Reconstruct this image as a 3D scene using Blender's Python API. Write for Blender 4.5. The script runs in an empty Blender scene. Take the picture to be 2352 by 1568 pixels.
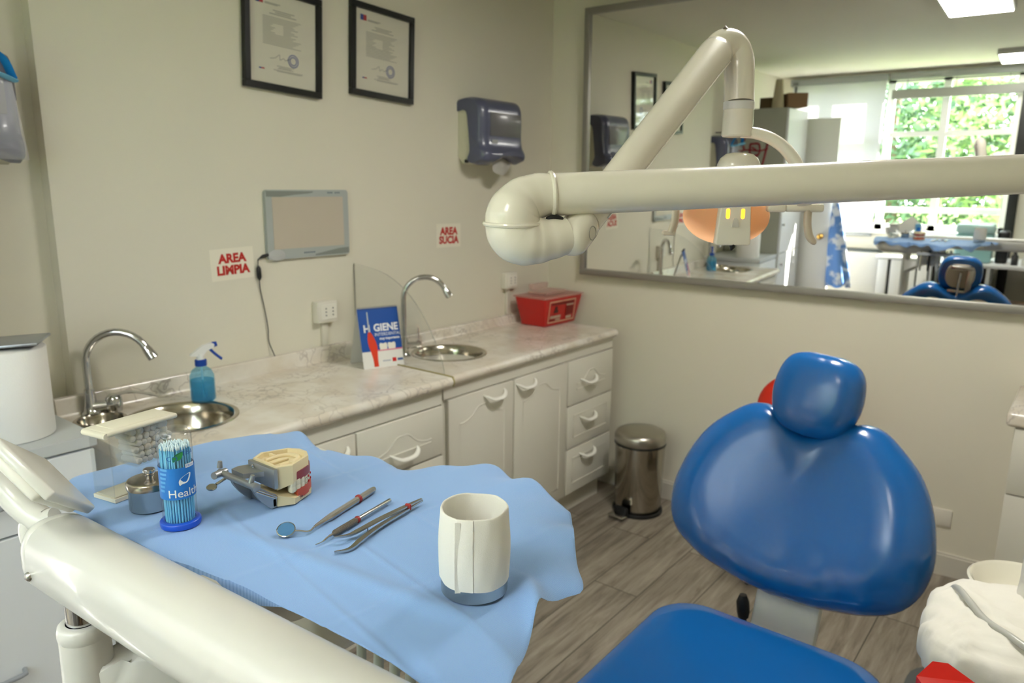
import bpy, bmesh, math, random
from mathutils import Vector, Matrix
random.seed(7)
PI = math.pi
scn = bpy.context.scene
COL = scn.collection
V = Vector

# ------------------------------------------------------------------ materials
def lin(c):
    c = c / 255.0
    return c / 12.92 if c <= 0.04045 else ((c + 0.055) / 1.055) ** 2.4
def rgb(r, g, b):
    return (lin(r), lin(g), lin(b), 1.0)
MATS = {}
def mat(name, c, rough=0.5, metal=0.0, spec=0.5, coat=0.0, bump=None, trans=0.0, ior=1.45, emit=None, es=1.0, alpha=1.0, var=None, sheen=0.0, sss=0.0):
    """c sRGB; bump=(scale,strength[,detail]); var=(scale, sRGB other, lo, hi) noise colour variation"""
    if name in MATS: return MATS[name]
    m = bpy.data.materials.new(name); m.use_nodes = True
    nt = m.node_tree; b = nt.nodes['Principled BSDF']
    b.inputs['Base Color'].default_value = rgb(*c)
    b.inputs['Roughness'].default_value = rough
    b.inputs['Metallic'].default_value = metal
    b.inputs['Specular IOR Level'].default_value = spec
    b.inputs['IOR'].default_value = ior
    b.inputs['Coat Weight'].default_value = coat
    b.inputs['Coat Roughness'].default_value = 0.08
    b.inputs['Transmission Weight'].default_value = trans
    b.inputs['Alpha'].default_value = alpha
    b.inputs['Sheen Weight'].default_value = sheen
    if sss:
        b.inputs['Subsurface Weight'].default_value = sss
        b.inputs['Subsurface Radius'].default_value = (0.004, 0.003, 0.002)
    if emit:
        b.inputs['Emission Color'].default_value = rgb(*emit); b.inputs['Emission Strength'].default_value = es
    co = None
    if bump or var:
        co = nt.nodes.new('ShaderNodeTexCoord')
    if bump:
        n = nt.nodes.new('ShaderNodeTexNoise'); n.inputs['Scale'].default_value = bump[0]
        n.inputs['Detail'].default_value = bump[2] if len(bump) > 2 else 3
        nt.links.new(co.outputs['Object'], n.inputs['Vector'])
        bp = nt.nodes.new('ShaderNodeBump'); bp.inputs['Strength'].default_value = bump[1]; bp.inputs['Distance'].default_value = 0.002
        nt.links.new(n.outputs['Fac'], bp.inputs['Height']); nt.links.new(bp.outputs['Normal'], b.inputs['Normal'])
    if var:
        n = nt.nodes.new('ShaderNodeTexNoise'); n.inputs['Scale'].default_value = var[0]; n.inputs['Detail'].default_value = 4
        nt.links.new(co.outputs['Object'], n.inputs['Vector'])
        cr = nt.nodes.new('ShaderNodeValToRGB')
        cr.color_ramp.elements[0].position = var[2]; cr.color_ramp.elements[1].position = var[3]
        cr.color_ramp.elements[0].color = rgb(*c); cr.color_ramp.elements[1].color = rgb(*var[1])
        nt.links.new(n.outputs['Fac'], cr.inputs['Fac']); nt.links.new(cr.outputs['Color'], b.inputs['Base Color'])
    MATS[name] = m
    return m

def clear_mat(name, tint=(1, 1, 1), base=.04, rough=.03, edge=.55):
    m = bpy.data.materials.new(name); m.use_nodes = True; nt = m.node_tree; nt.nodes.clear(); out = nt.nodes.new('ShaderNodeOutputMaterial')
    tr = nt.nodes.new('ShaderNodeBsdfTransparent'); tr.inputs['Color'].default_value = (*tint, 1)
    gl = nt.nodes.new('ShaderNodeBsdfGlossy'); gl.inputs['Roughness'].default_value = rough
    lw = nt.nodes.new('ShaderNodeLayerWeight'); lw.inputs['Blend'].default_value = .5
    pw = nt.nodes.new('ShaderNodeMath'); pw.operation = 'POWER'; pw.inputs[1].default_value = 4.0; nt.links.new(lw.outputs['Facing'], pw.inputs[0])
    ma = nt.nodes.new('ShaderNodeMath'); ma.operation = 'MULTIPLY_ADD'; ma.inputs[1].default_value = edge; ma.inputs[2].default_value = base; nt.links.new(pw.outputs[0], ma.inputs[0])
    mi = nt.nodes.new('ShaderNodeMixShader'); nt.links.new(ma.outputs[0], mi.inputs['Fac'])
    nt.links.new(tr.outputs['BSDF'], mi.inputs[1]); nt.links.new(gl.outputs['BSDF'], mi.inputs[2]); nt.links.new(mi.outputs['Shader'], out.inputs['Surface'])
    return m

# ------------------------------------------------------------------ mesh helpers
def BM(): return bmesh.new()
def merge(bm, b2):
    me = bpy.data.meshes.new('tmp'); b2.to_mesh(me); bm.from_mesh(me); b2.free(); bpy.data.meshes.remove(me)
def box(bm, x0, x1, y0, y1, z0, z1, r=0.0, seg=2):
    b2 = bmesh.new()
    bmesh.ops.create_cube(b2, size=1.0)
    for v in b2.verts:
        v.co = V(((x0 + x1) / 2 + v.co.x * (x1 - x0), (y0 + y1) / 2 + v.co.y * (y1 - y0), (z0 + z1) / 2 + v.co.z * (z1 - z0)))
    if r > 0:
        r = min(r, 0.49 * min(abs(x1 - x0), abs(y1 - y0), abs(z1 - z0)))
        bmesh.ops.bevel(b2, geom=list(b2.edges), offset=r, segments=seg, profile=0.5, affect='EDGES')
    merge(bm, b2); return bm
def obox(bm, c, ux, uy, uz, sx, sy, sz, r=0.0, seg=2):
    """oriented box: centre, unit axes, full sizes"""
    b2 = bmesh.new(); bmesh.ops.create_cube(b2, size=1.0)
    for v in b2.verts: v.co = V((v.co.x * sx, v.co.y * sy, v.co.z * sz))
    if r > 0: bmesh.ops.bevel(b2, geom=list(b2.edges), offset=min(r, .49 * min(sx, sy, sz)), segments=seg, profile=0.5, affect='EDGES')
    c = V(c); ux = V(ux).normalized(); uy = V(uy).normalized(); uz = V(uz).normalized()
    for v in b2.verts: v.co = c + ux * v.co.x + uy * v.co.y + uz * v.co.z
    bmesh.ops.recalc_face_normals(b2, faces=b2.faces)
    merge(bm, b2); return bm
def spline(pts, n=8, closed=False):
    """Catmull-Rom; pts of any dimension tuples"""
    P = [tuple(p) for p in pts]; out = []; N = len(P)
    segs = N if closed else N - 1
    for i in range(segs):
        p1 = P[i]; p2 = P[(i + 1) % N]
        p0 = P[(i - 1) % N] if (closed or i > 0) else tuple(2 * a - b for a, b in zip(p1, p2))
        p3 = P[(i + 2) % N] if (closed or i + 2 < N) else tuple(2 * b - a for a, b in zip(p1, p2))
        for k in range(n):
            t = k / n; t2 = t * t; t3 = t2 * t
            out.append(tuple(0.5 * (2 * b + (c - a) * t + (2 * a - 5 * b + 4 * c - d) * t2 + (3 * b - a - 3 * c + d) * t3) for a, b, c, d in zip(p0, p1, p2, p3)))
    if not closed: out.append(P[-1])
    return out
def tube(bm, pts, r, seg=14, caps=True, flat=1.0, closed=False):
    """sweep a circle along pts; r scalar or list; flat squashes along the second frame axis"""
    P = [V(p[:3]) for p in pts]; n = len(P)
    R = r if isinstance(r, (list, tuple)) else [r] * n
    T = []
    for i in range(n):
        a = P[(i - 1) % n] if (closed or i > 0) else P[i]; b = P[(i + 1) % n] if (closed or i < n - 1) else P[i]
        T.append((b - a).normalized())
    up = V((0, 0, 1)) if abs(T[0].z) < 0.9 else V((1, 0, 0))
    N = (up - T[0] * up.dot(T[0])).normalized()
    rings = []
    for i in range(n):
        N = (N - T[i] * N.dot(T[i])).normalized(); B = T[i].cross(N)
        rings.append([bm.verts.new(P[i] + (N * math.cos(2 * PI * k / seg) * flat + B * math.sin(2 * PI * k / seg)) * R[i]) for k in range(seg)])
    m = n if closed else n - 1
    for i in range(m):
        a = rings[i]; b = rings[(i + 1) % n]
        for k in range(seg): bm.faces.new((a[k], a[(k + 1) % seg], b[(k + 1) % seg], b[k]))
    if caps and not closed:
        bm.faces.new(list(reversed(rings[0]))); bm.faces.new(rings[-1])
    return bm
def cyl(bm, p0, p1, r0, r1=None, seg=24):
    return tube(bm, [p0, p1], [r0, r0 if r1 is None else r1], seg)
def lathe(bm, prof, c=(0, 0, 0), seg=40, ux=(1, 0, 0), uy=(0, 1, 0), uz=(0, 0, 1), sx=1.0, sy=1.0):
    """prof [(r,h)...] revolved about uz at c"""
    c = V(c); ux = V(ux); uy = V(uy); uz = V(uz); rings = []
    for r, h in prof:
        if r < 1e-6: rings.append([bm.verts.new(c + uz * h)])
        else: rings.append([bm.verts.new(c + ux * (r * sx * math.cos(2 * PI * k / seg)) + uy * (r * sy * math.sin(2 * PI * k / seg)) + uz * h) for k in range(seg)])
    for a, b in zip(rings[:-1], rings[1:]):
        for k in range(seg):
            k2 = (k + 1) % seg
            if len(a) == 1 and len(b) == 1: continue
            if len(a) == 1: bm.faces.new((a[0], b[k2], b[k]))
            elif len(b) == 1: bm.faces.new((a[k], a[k2], b[0]))
            else: bm.faces.new((a[k], a[k2], b[k2], b[k]))
    return bm
def prism(bm, outline, o, ux, uy, d0, d1):
    """2-D outline in the frame o,ux,uy extruded along ux x uy from d0 to d1"""
    o = V(o); ux = V(ux).normalized(); uy = V(uy).normalized(); n = ux.cross(uy)
    a = [bm.verts.new(o + ux * u + uy * v + n * d0) for u, v in outline]
    b = [bm.verts.new(o + ux * u + uy * v + n * d1) for u, v in outline]
    k = len(a)
    bm.faces.new(list(reversed(a))); bm.faces.new(b)
    for i in range(k): bm.faces.new((a[i], a[(i + 1) % k], b[(i + 1) % k], b[i]))
    return bm
def flat(bm, outline, o, ux, uy, d=0.0):
    o = V(o); ux = V(ux).normalized(); uy = V(uy).normalized(); n = ux.cross(uy)
    bm.faces.new([bm.verts.new(o + ux * u + uy * v + n * d) for u, v in outline]); return bm
def rrect(w, h, r, n=5, cx=0.0, cy=0.0):
    out = []
    for sx, sy, a0 in ((1, 1, 0), (-1, 1, 90), (-1, -1, 180), (1, -1, 270)):
        for k in range(n + 1):
            a = math.radians(a0 + 90 * k / n)
            out.append((cx + sx * (w / 2 - r) + r * math.cos(a), cy + sy * (h / 2 - r) + r * math.sin(a)))
    return out
def pillow(bm, outline, o, ux, uy, prof, wave=None):
    """closed cushion: prof [(scale, depth)...] from the front centre to the back centre; outline scaled about its centroid"""
    o = V(o); ux = V(ux).normalized(); uy = V(uy).normalized(); n = ux.cross(uy)
    cu = sum(p[0] for p in outline) / len(outline); cv = sum(p[1] for p in outline) / len(outline)
    rings = []
    for s, d in prof:
        if s < 1e-6: rings.append([bm.verts.new(o + ux * cu + uy * cv + n * d)])
        else:
            row = []
            for i, (u, v) in enumerate(outline):
                uu = cu + (u - cu) * s; vv = cv + (v - cv) * s
                row.append(bm.verts.new(o + ux * uu + uy * vv + n * (d + (wave(uu, vv, s, d) if wave else 0.0))))
            rings.append(row)
    k = len(outline)
    for a, b in zip(rings[:-1], rings[1:]):
        for i in range(k):
            j = (i + 1) % k
            if len(a) == 1: bm.faces.new((a[0], b[i], b[j]))
            elif len(b) == 1: bm.faces.new((a[j], a[i], b[0]))
            else: bm.faces.new((a[i], b[i], b[j], a[j]))
    bmesh.ops.recalc_face_normals(bm, faces=bm.faces)
    return bm

# ------------------------------------------------------------------ objects
def obj(name, bm, m, parent=None, smooth=40, recalc=True, label=None):
    if recalc: bmesh.ops.recalc_face_normals(bm, faces=bm.faces)
    off = V((0, 0, 0)); p = parent
    while p is not None: off += p.location; p = p.parent
    for v in bm.verts: v.co -= off
    me = bpy.data.meshes.new(name); bm.to_mesh(me); bm.free()
    for mm in (m if isinstance(m, (list, tuple)) else [m]): me.materials.append(mm)
    if smooth:
        me.polygons.foreach_set('use_smooth', [True] * len(me.polygons))
        me.set_sharp_from_angle(angle=math.radians(smooth))
    o = bpy.data.objects.new(name, me); COL.objects.link(o)
    if parent is not None: o.parent = parent
    if label: o['label'] = label
    return o
def thing(name, label, cat, loc=(0, 0, 0), group=None):
    o = bpy.data.objects.new(name, None); COL.objects.link(o); o.location = loc; o.empty_display_size = 0.05
    o['label'] = label; o['category'] = cat
    if group: o['group'] = group
    return o
def tag(o, label, cat, group=None):
    o['label'] = label; o['category'] = cat
    if group: o['group'] = group
    return o
def struct(name, bm, m, parent=None, smooth=30):
    o = obj(name, bm, m, parent, smooth)
    if parent is None: o['kind'] = 'structure'
    return o
def centre(o):
    """move a single-mesh object's origin to the bottom middle of its mesh"""
    vs = [v.co for v in o.data.vertices]
    c = V(((min(v.x for v in vs) + max(v.x for v in vs)) / 2, (min(v.y for v in vs) + max(v.y for v in vs)) / 2, min(v.z for v in vs)))
    for v in o.data.vertices: v.co -= c
    o.location = c
    return o
def text2d(s, size, bold=0.0, align='CENTER', sx=1.0, shear=0.0):
    cu = bpy.data.curves.new('txt', 'FONT'); cu.body = s; cu.size = size; cu.align_x = align; cu.align_y = 'CENTER'
    cu.offset = bold; cu.resolution_u = 3; cu.shear = shear
    o = bpy.data.objects.new('txt', cu); COL.objects.link(o)
    dg = bpy.context.evaluated_depsgraph_get(); dg.update()
    me = bpy.data.meshes.new_from_object(o.evaluated_get(dg))
    vs = [(v.co.x * sx, v.co.y) for v in me.vertices]; fs = [tuple(p.vertices) for p in me.polygons]
    bpy.data.objects.remove(o); bpy.data.curves.remove(cu); bpy.data.meshes.remove(me)
    return vs, fs
def text(bm, s, size, f, **kw):
    """write s through a mapping f(u,v)->3-D point"""
    vs, fs = text2d(s, size, **kw)
    bv = [bm.verts.new(f(u, v)) for u, v in vs]
    for q in fs:
        try: bm.faces.new([bv[i] for i in q])
        except ValueError: pass
    return bm
def frame(o, ux, uy, d=0.0):
    o = V(o); ux = V(ux).normalized(); uy = V(uy).normalized(); n = ux.cross(uy)
    return lambda u, v: o + ux * u + uy * v + n * d

# common materials
M_white = mat('white_plastic', (226, 224, 214), 0.28, coat=0.3)
M_whitecool = mat('white_enamel', (228, 229, 226), 0.22, coat=0.5)
M_cream = mat('cream_plastic', (222, 216, 196), 0.4)
M_chrome = mat('chrome', (205, 205, 205), 0.12, 1.0)
M_steel = mat('brushed_steel', (190, 188, 182), 0.26, 1.0)
M_dsteel = mat('tool_steel', (196, 194, 190), 0.27, 1.0)
M_black = mat('black_plastic', (22, 23, 24), 0.4)
M_blackp = mat('black_paint', (10, 14, 12), 0.35)
M_grey = mat('grey_plastic', (150, 155, 160), 0.45)
M_lgrey = mat('light_grey_plastic', (190, 196, 200), 0.4)
M_red = mat('red_plastic', (196, 28, 22), 0.35)
M_paper = mat('white_paper', (232, 230, 224), 0.8)
M_cab = mat('white_lacquer', (220, 217, 205), 0.32, coat=0.15)
M_brass = mat('brass', (200, 160, 80), 0.25, 1.0)
# ================================================================== the room
def wall_material():
    m = bpy.data.materials.new('painted_plaster'); m.use_nodes = True; nt = m.node_tree; b = nt.nodes['Principled BSDF']
    b.inputs['Roughness'].default_value = 0.75; b.inputs['Specular IOR Level'].default_value = 0.25
    co = nt.nodes.new('ShaderNodeTexCoord')
    n = nt.nodes.new('ShaderNodeTexNoise'); n.inputs['Scale'].default_value = 1.7; n.inputs['Detail'].default_value = 3
    nt.links.new(co.outputs['Object'], n.inputs['Vector'])
    cr = nt.nodes.new('ShaderNodeValToRGB'); cr.color_ramp.elements[0].position = .3; cr.color_ramp.elements[1].position = .75
    cr.color_ramp.elements[0].color = rgb(226, 221, 204); cr.color_ramp.elements[1].color = rgb(222, 218, 202)
    nt.links.new(n.outputs['Fac'], cr.inputs['Fac']); nt.links.new(cr.outputs['Color'], b.inputs['Base Color'])
    n2 = nt.nodes.new('ShaderNodeTexNoise'); n2.inputs['Scale'].default_value = 140; n2.inputs['Detail'].default_value = 2
    nt.links.new(co.outputs['Object'], n2.inputs['Vector'])
    bp = nt.nodes.new('ShaderNodeBump'); bp.inputs['Strength'].default_value = .12; bp.inputs['Distance'].default_value = .002
    nt.links.new(n2.outputs['Fac'], bp.inputs['Height']); nt.links.new(bp.outputs['Normal'], b.inputs['Normal'])
    return m
M_wall = wall_material()
M_ceil = mat('ceiling_paint', (226, 223, 210), 0.8, spec=.2)
def floor_material():
    m = bpy.data.materials.new('grey_oak_laminate'); m.use_nodes = True; nt = m.node_tree; b = nt.nodes['Principled BSDF']
    b.inputs['Roughness'].default_value = 0.42
    co = nt.nodes.new('ShaderNodeTexCoord')
    mp = nt.nodes.new('ShaderNodeMapping'); mp.inputs['Rotation'].default_value = (0, 0, PI / 2); mp.inputs['Location'].default_value = (.35, .055, 0)
    nt.links.new(co.outputs['Object'], mp.inputs['Vector'])
    br = nt.nodes.new('ShaderNodeTexBrick')
    br.inputs['Scale'].default_value = 1.0; br.inputs['Brick Width'].default_value = 1.25; br.inputs['Row Height'].default_value = 0.19
    br.inputs['Mortar Size'].default_value = 0.0022; br.inputs['Mortar Smooth'].default_value = .2; br.inputs['Bias'].default_value = 0
    br.inputs['Color1'].default_value = (0.35, .35, .35, 1); br.inputs['Color2'].default_value = (0.65, .65, .65, 1); br.inputs['Mortar'].default_value = (0, 0, 0, 1)
    br.offset = 0.37
    nt.links.new(mp.outputs['Vector'], br.inputs['Vector'])
    # grain: noise stretched along the plank (y)
    m2 = nt.nodes.new('ShaderNodeMapping'); m2.inputs['Scale'].default_value = (26, 2.2, 1)
    nt.links.new(co.outputs['Object'], m2.inputs['Vector'])
    ad = nt.nodes.new('ShaderNodeVectorMath'); ad.operation = 'ADD'
    nt.links.new(m2.outputs['Vector'], ad.inputs[0])
    sc = nt.nodes.new('ShaderNodeVectorMath'); sc.operation = 'SCALE'; sc.inputs['Scale'].default_value = 9
    nt.links.new(br.outputs['Color'], sc.inputs[0]); nt.links.new(sc.outputs['Vector'], ad.inputs[1])
    g = nt.nodes.new('ShaderNodeTexNoise'); g.inputs['Scale'].default_value = 1.3; g.inputs['Detail'].default_value = 7; g.inputs['Roughness'].default_value = .65; g.inputs['Distortion'].default_value = .6
    nt.links.new(ad.outputs['Vector'], g.inputs['Vector'])
    cr = nt.nodes.new('ShaderNodeValToRGB'); e = cr.color_ramp.elements
    e[0].position = .28; e[0].color = rgb(96, 86, 74); e[1].position = .72; e[1].color = rgb(182, 172, 156)
    k = e.new(.5); k.color = rgb(150, 140, 126)
    nt.links.new(g.outputs['Fac'], cr.inputs['Fac'])
    mx = nt.nodes.new('ShaderNodeMix'); mx.data_type = 'RGBA'; mx.blend_type = 'MULTIPLY'; mx.inputs['Factor'].default_value = .35
    nt.links.new(cr.outputs['Color'], mx.inputs['A']); nt.links.new(br.outputs['Color'], mx.inputs['B'])
    mx2 = nt.nodes.new('ShaderNodeMix'); mx2.data_type = 'RGBA'
    nt.links.new(br.outputs['Fac'], mx2.inputs['Factor']); nt.links.new(mx.outputs['Result'], mx2.inputs['A']); mx2.inputs['B'].default_value = rgb(62, 54, 46)
    nt.links.new(mx2.outputs['Result'], b.inputs['Base Color'])
    bp = nt.nodes.new('ShaderNodeBump'); bp.inputs['Strength'].default_value = .15; bp.inputs['Distance'].default_value = .002
    nt.links.new(g.outputs['Fac'], bp.inputs['Height']); nt.links.new(bp.outputs['Normal'], b.inputs['Normal'])
    return m
M_floor = floor_material()
CEIL = 2.455
YB = -4.3                      # window wall
SK = 0.0285                    # the mirror wall is not quite square to the left wall
bm = BM(); box(bm, -.3, 3.7, YB - .2, .25, -.12, 0); struct('floor', bm, M_floor)
bm = BM(); box(bm, -.3, 3.7, YB - .2, .25, CEIL, CEIL + .12); struct('ceiling', bm, M_ceil)
# left wall with its step back at y=-2.39
bm = BM(); prism(bm, [(-.25, .2), (-.25, YB - .15), (-.05, YB - .15), (-.05, -2.39), (0, -2.39), (0, .2)], (0, 0, 0), (1, 0, 0), (0, 1, 0), 0, CEIL); struct('wall_left', bm, M_wall)
bm = BM(); prism(bm, [(-.2, -.2 * SK), (3.65, 3.65 * SK), (3.65, .25), (-.2, .25)], (0, 0, 0), (1, 0, 0), (0, 1, 0), 0, CEIL); struct('wall_back', bm, M_wall)
bm = BM(); box(bm, 3.55, 3.7, YB - .1, .2, 0, CEIL); struct('wall_right', bm, M_wall)
# window wall with one opening
WX0, WX1, WZ0, WZ1 = .12, 1.90, 1.06, 2.40
bm = BM()
box(bm, -.2, WX0, YB - .14, YB, 0, CEIL); box(bm, WX1, 3.65, YB - .14, YB, 0, CEIL)
box(bm, WX0, WX1, YB - .14, YB, 0, WZ0); box(bm, WX0, WX1, YB - .14, YB, WZ1, CEIL)
struct('wall_front', bm, M_wall)
# skirting on the mirror wall
bm = BM()
prism(bm, [(.02, .02 * SK - .016), (3.5, 3.5 * SK - .016), (3.5, 3.5 * SK), (.02, .02 * SK)], (0, 0, 0), (1, 0, 0), (0, 1, 0), 0.0, .085)
prism(bm, [(.02, .02 * SK - .009), (3.5, 3.5 * SK - .009), (3.5, 3.5 * SK), (.02, .02 * SK)], (0, 0, 0), (1, 0, 0), (0, 1, 0), .085, .094)
struct('baseboard_back', bm, mat('skirting_paint', (214, 210, 198), .45))
# window: white frame, glass
win = BM()
yf0, yf1 = YB - .10, YB - .04
M_win = mat('white_window_frame', (240, 240, 238), .35)
box(win, WX0, WX1, yf0, yf1, WZ0, WZ0 + .05); box(win, WX0, WX1, yf0, yf1, WZ1 - .05, WZ1)
for x0, x1 in ((WX0, WX0 + .05), (.475, .53), (.89, .95), (1.325, 1.382), (1.862, 1.90)): box(win, x0, x1, yf0, yf1, WZ0, WZ1)
for z0, z1 in ((1.215, 1.265), (1.55, 1.60), (1.885, 1.93)): box(win, WX0, WX1, yf0 + .01, yf1 - .01, z0, z1)
w = struct('window_1', win, M_win)
bm = BM(); box(bm, WX0 + .02, WX1 - .02, YB - .072, YB - .066, WZ0 + .02, WZ1 - .02)
M_glass = clear_mat('window_glass', base=.02)
obj('window_pane', bm, M_glass, w, 0)
bm = BM(); box(bm, WX0 - .03, WX1 + .03, YB, YB + .045, WZ0 - .03, WZ0 + .0, .004); obj('window_sill', bm, M_win, w)
# dark jamb beside the window
bm = BM(); box(bm, 1.905, 1.975, YB, YB + .06, 0, 2.22, .004); struct('trim_1', bm, mat('dark_metal_jamb', (26, 27, 24), .5))
# ================================================================== things on the left wall
# mirror on the back wall: leans out slightly, so its lower edge touches and the top stands off
def mirror_plane(x, z, off=0.0):       # y of the mirror face
    return -.03 + SK * x - .014 * (z - 1.12) - off
t = thing('wall_mirror', 'large rectangular wall mirror in a slim silver frame on the back wall', 'mirror', (1.7, .04, 1.11))
mx0, mx1, mz0, mz1 = .247, 3.15, 1.131, 2.352
bm = BM()
q = [bm.verts.new((x, mirror_plane(x, z), z)) for x, z in ((mx0, mz0), (mx1, mz0), (mx1, mz1), (mx0, mz1))]; bm.faces.new(q)
q2 = [bm.verts.new((x, mirror_plane(x, z) + .005, z)) for x, z in ((mx0, mz0), (mx1, mz0), (mx1, mz1), (mx0, mz1))]; bm.faces.new(list(reversed(q2)))
for i in range(4): bm.faces.new((q[i], q2[i], q2[(i + 1) % 4], q[(i + 1) % 4]))
M_mirror = mat('mirror_silver', (246, 247, 245), 0.0, 1.0)
obj('mirror_glass', bm, M_mirror, t, 0)
bm = BM(); fw = .028
def mbar(x0, x1, z0, z1):
    pts = [(x, z) for x in (x0, x1) for z in (z0, z1)]
    c = V(((x0 + x1) / 2, (mirror_plane(x0, z0) + mirror_plane(x1, z1)) / 2 - .0035, (z0 + z1) / 2))
    obox(bm, c, (1, SK, 0), (-SK, 1, .014), (0, -.014, 1), (x1 - x0), .021, (z1 - z0), .003)
mbar(mx0 - fw, mx1 + fw, mz0 - fw, mz0 + .002); mbar(mx0 - fw, mx1 + fw, mz1 - .002, mz1 + fw)
mbar(mx0 - fw, mx0 + .002, mz0, mz1); mbar(mx1 - .002, mx1 + fw, mz0, mz1)
obj('frame', bm, mat('silver_frame', (158, 155, 148), .42, .6), t)

# framed certificates
def certificate(label, y0, y1, z0, z1, tilt, tone):
    t = thing('framed_certificate', label, 'picture frame', (0, (y0 + y1) / 2, z0), 'framed certificates on the wall')
    o = V((.001, (y0 + y1) / 2, (z0 + z1) / 2)); uy = V((0, math.sin(tilt), math.cos(tilt))); ux = V((0, math.cos(tilt), -math.sin(tilt))); n = ux.cross(uy)
    W, H = y1 - y0, z1 - z0; b = .0215; d = .022
    bm = BM()
    for cu, cv, w, h in ((0, H / 2 - b / 2, W, b), (0, -H / 2 + b / 2, W, b), (-W / 2 + b / 2, 0, b, H - 2 * b), (W / 2 - b / 2, 0, b, H - 2 * b)):
        obox(bm, o + ux * cu + uy * cv + n * (d / 2), ux, uy, n, w, h, d, .0015, 1)
    obj('frame', bm, M_blackp, t)
    bm = BM(); obox(bm, o + n * .006, ux, uy, n, W - 2 * b + .002, H - 2 * b + .002, .006)
    sheet = obj('certificate', bm, mat('certificate_paper', (226, 222, 206), .65), t, 0)
    pw, ph = W - 2 * b, H - 2 * b
    F = frame(o, ux, uy, .0094)
    # letterhead logo, blurred print lines, seal, signature, footer stripe
    def bar(bm, u0, u1, v0, v1): bm.faces.new([bm.verts.new(F(a * pw, c * ph)) for a, c in ((u0, v0), (u1, v0), (u1, v1), (u0, v1))])
    bm = BM(); bar(bm, -.40, -.345, .365, .435); bar(bm, -.36, -.325, -.348, -.333); obj('blue_mark', bm, mat('print_blue', (52, 72, 150), .7), sheet, 0)
    bm = BM(); bar(bm, -.345, -.29, .365, .435); bar(bm, -.325, -.28, -.348, -.333); obj('red_mark', bm, mat('print_red', (180, 55, 60), .7), sheet, 0)
    bm = BM()
    for k, (u0, u1, v) in enumerate(((-.27, -.04, .385), (-.27, -.08, .372), (-.15, .17, .315), (-.12, .12, .295), (-.2, .2, .275))): bar(bm, u0, u1, v - .004, v + .004)
    rows = [.235 - .0185 * i for i in range(17)]
    for i, v in enumerate(rows):
        if 4 <= i <= 9:
            bar(bm, -.30, -.12 - .03 * (i % 3), v - .003, v + .003); bar(bm, .0, .12 + .05 * ((i * 7) % 3), v - .003, v + .003)
        else: bar(bm, -.30, .27 - .04 * ((i * 5) % 4), v - .003, v + .003)
    for u0, u1, v in ((-.1, .16, -.285), (-.07, .12, -.3), (-.09, .15, -.313), (-.15, .3, -.333), (-.1, .28, -.345)): bar(bm, u0, u1, v - .003, v + .003)
    obj('print_lines', bm, mat('print_grey' + tone, (150, 148, 140), .8), sheet, 0)
    bm = BM()
    for R in (.052, .036):
        ring = [(math.cos(2 * PI * k / 36), math.sin(2 * PI * k / 36)) for k in range(36)]
        for k in range(36):
            a, c = ring[k], ring[(k + 1) % 36]
            bm.faces.new([bm.verts.new(F(.15 * pw + x * r, -.2 * ph + y * r)) for (x, y), r in ((a, R * pw * 1.6), (c, R * pw * 1.6), (c, (R - .010) * pw * 1.6), (a, (R - .010) * pw * 1.6))])
    obj('seal', bm, mat('print_seal', (132, 136, 170), .8), sheet, 0)
    bm = BM()
    sg = spline([(-.2, -.215), (-.12, -.2), (-.06, -.16), (-.05, -.215), (0, -.19), (.03, -.21), (.1, -.18)], 6)
    tube(bm, [F(u * pw, v * ph) for u, v in sg], .0006, 4); obj('signature', bm, mat('print_ink', (90, 90, 100), .8), sheet, 0)
    bm = BM(); obox(bm, o + n * .0128, ux, uy, n, pw, ph, .0015); obj('glazing', bm, M_pane, t, 0)
M_pane = clear_mat('clear_pane', base=.03)
certificate('black framed certificate cut off by the top of the photo, farther from the mirror', -1.768, -1.458, 1.853, 2.19, .05, 'a')
certificate('black framed certificate nearer the mirror, hung above the towel dispenser', -1.322, -1.0, 1.872, 2.207, .045, 'b')

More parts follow.
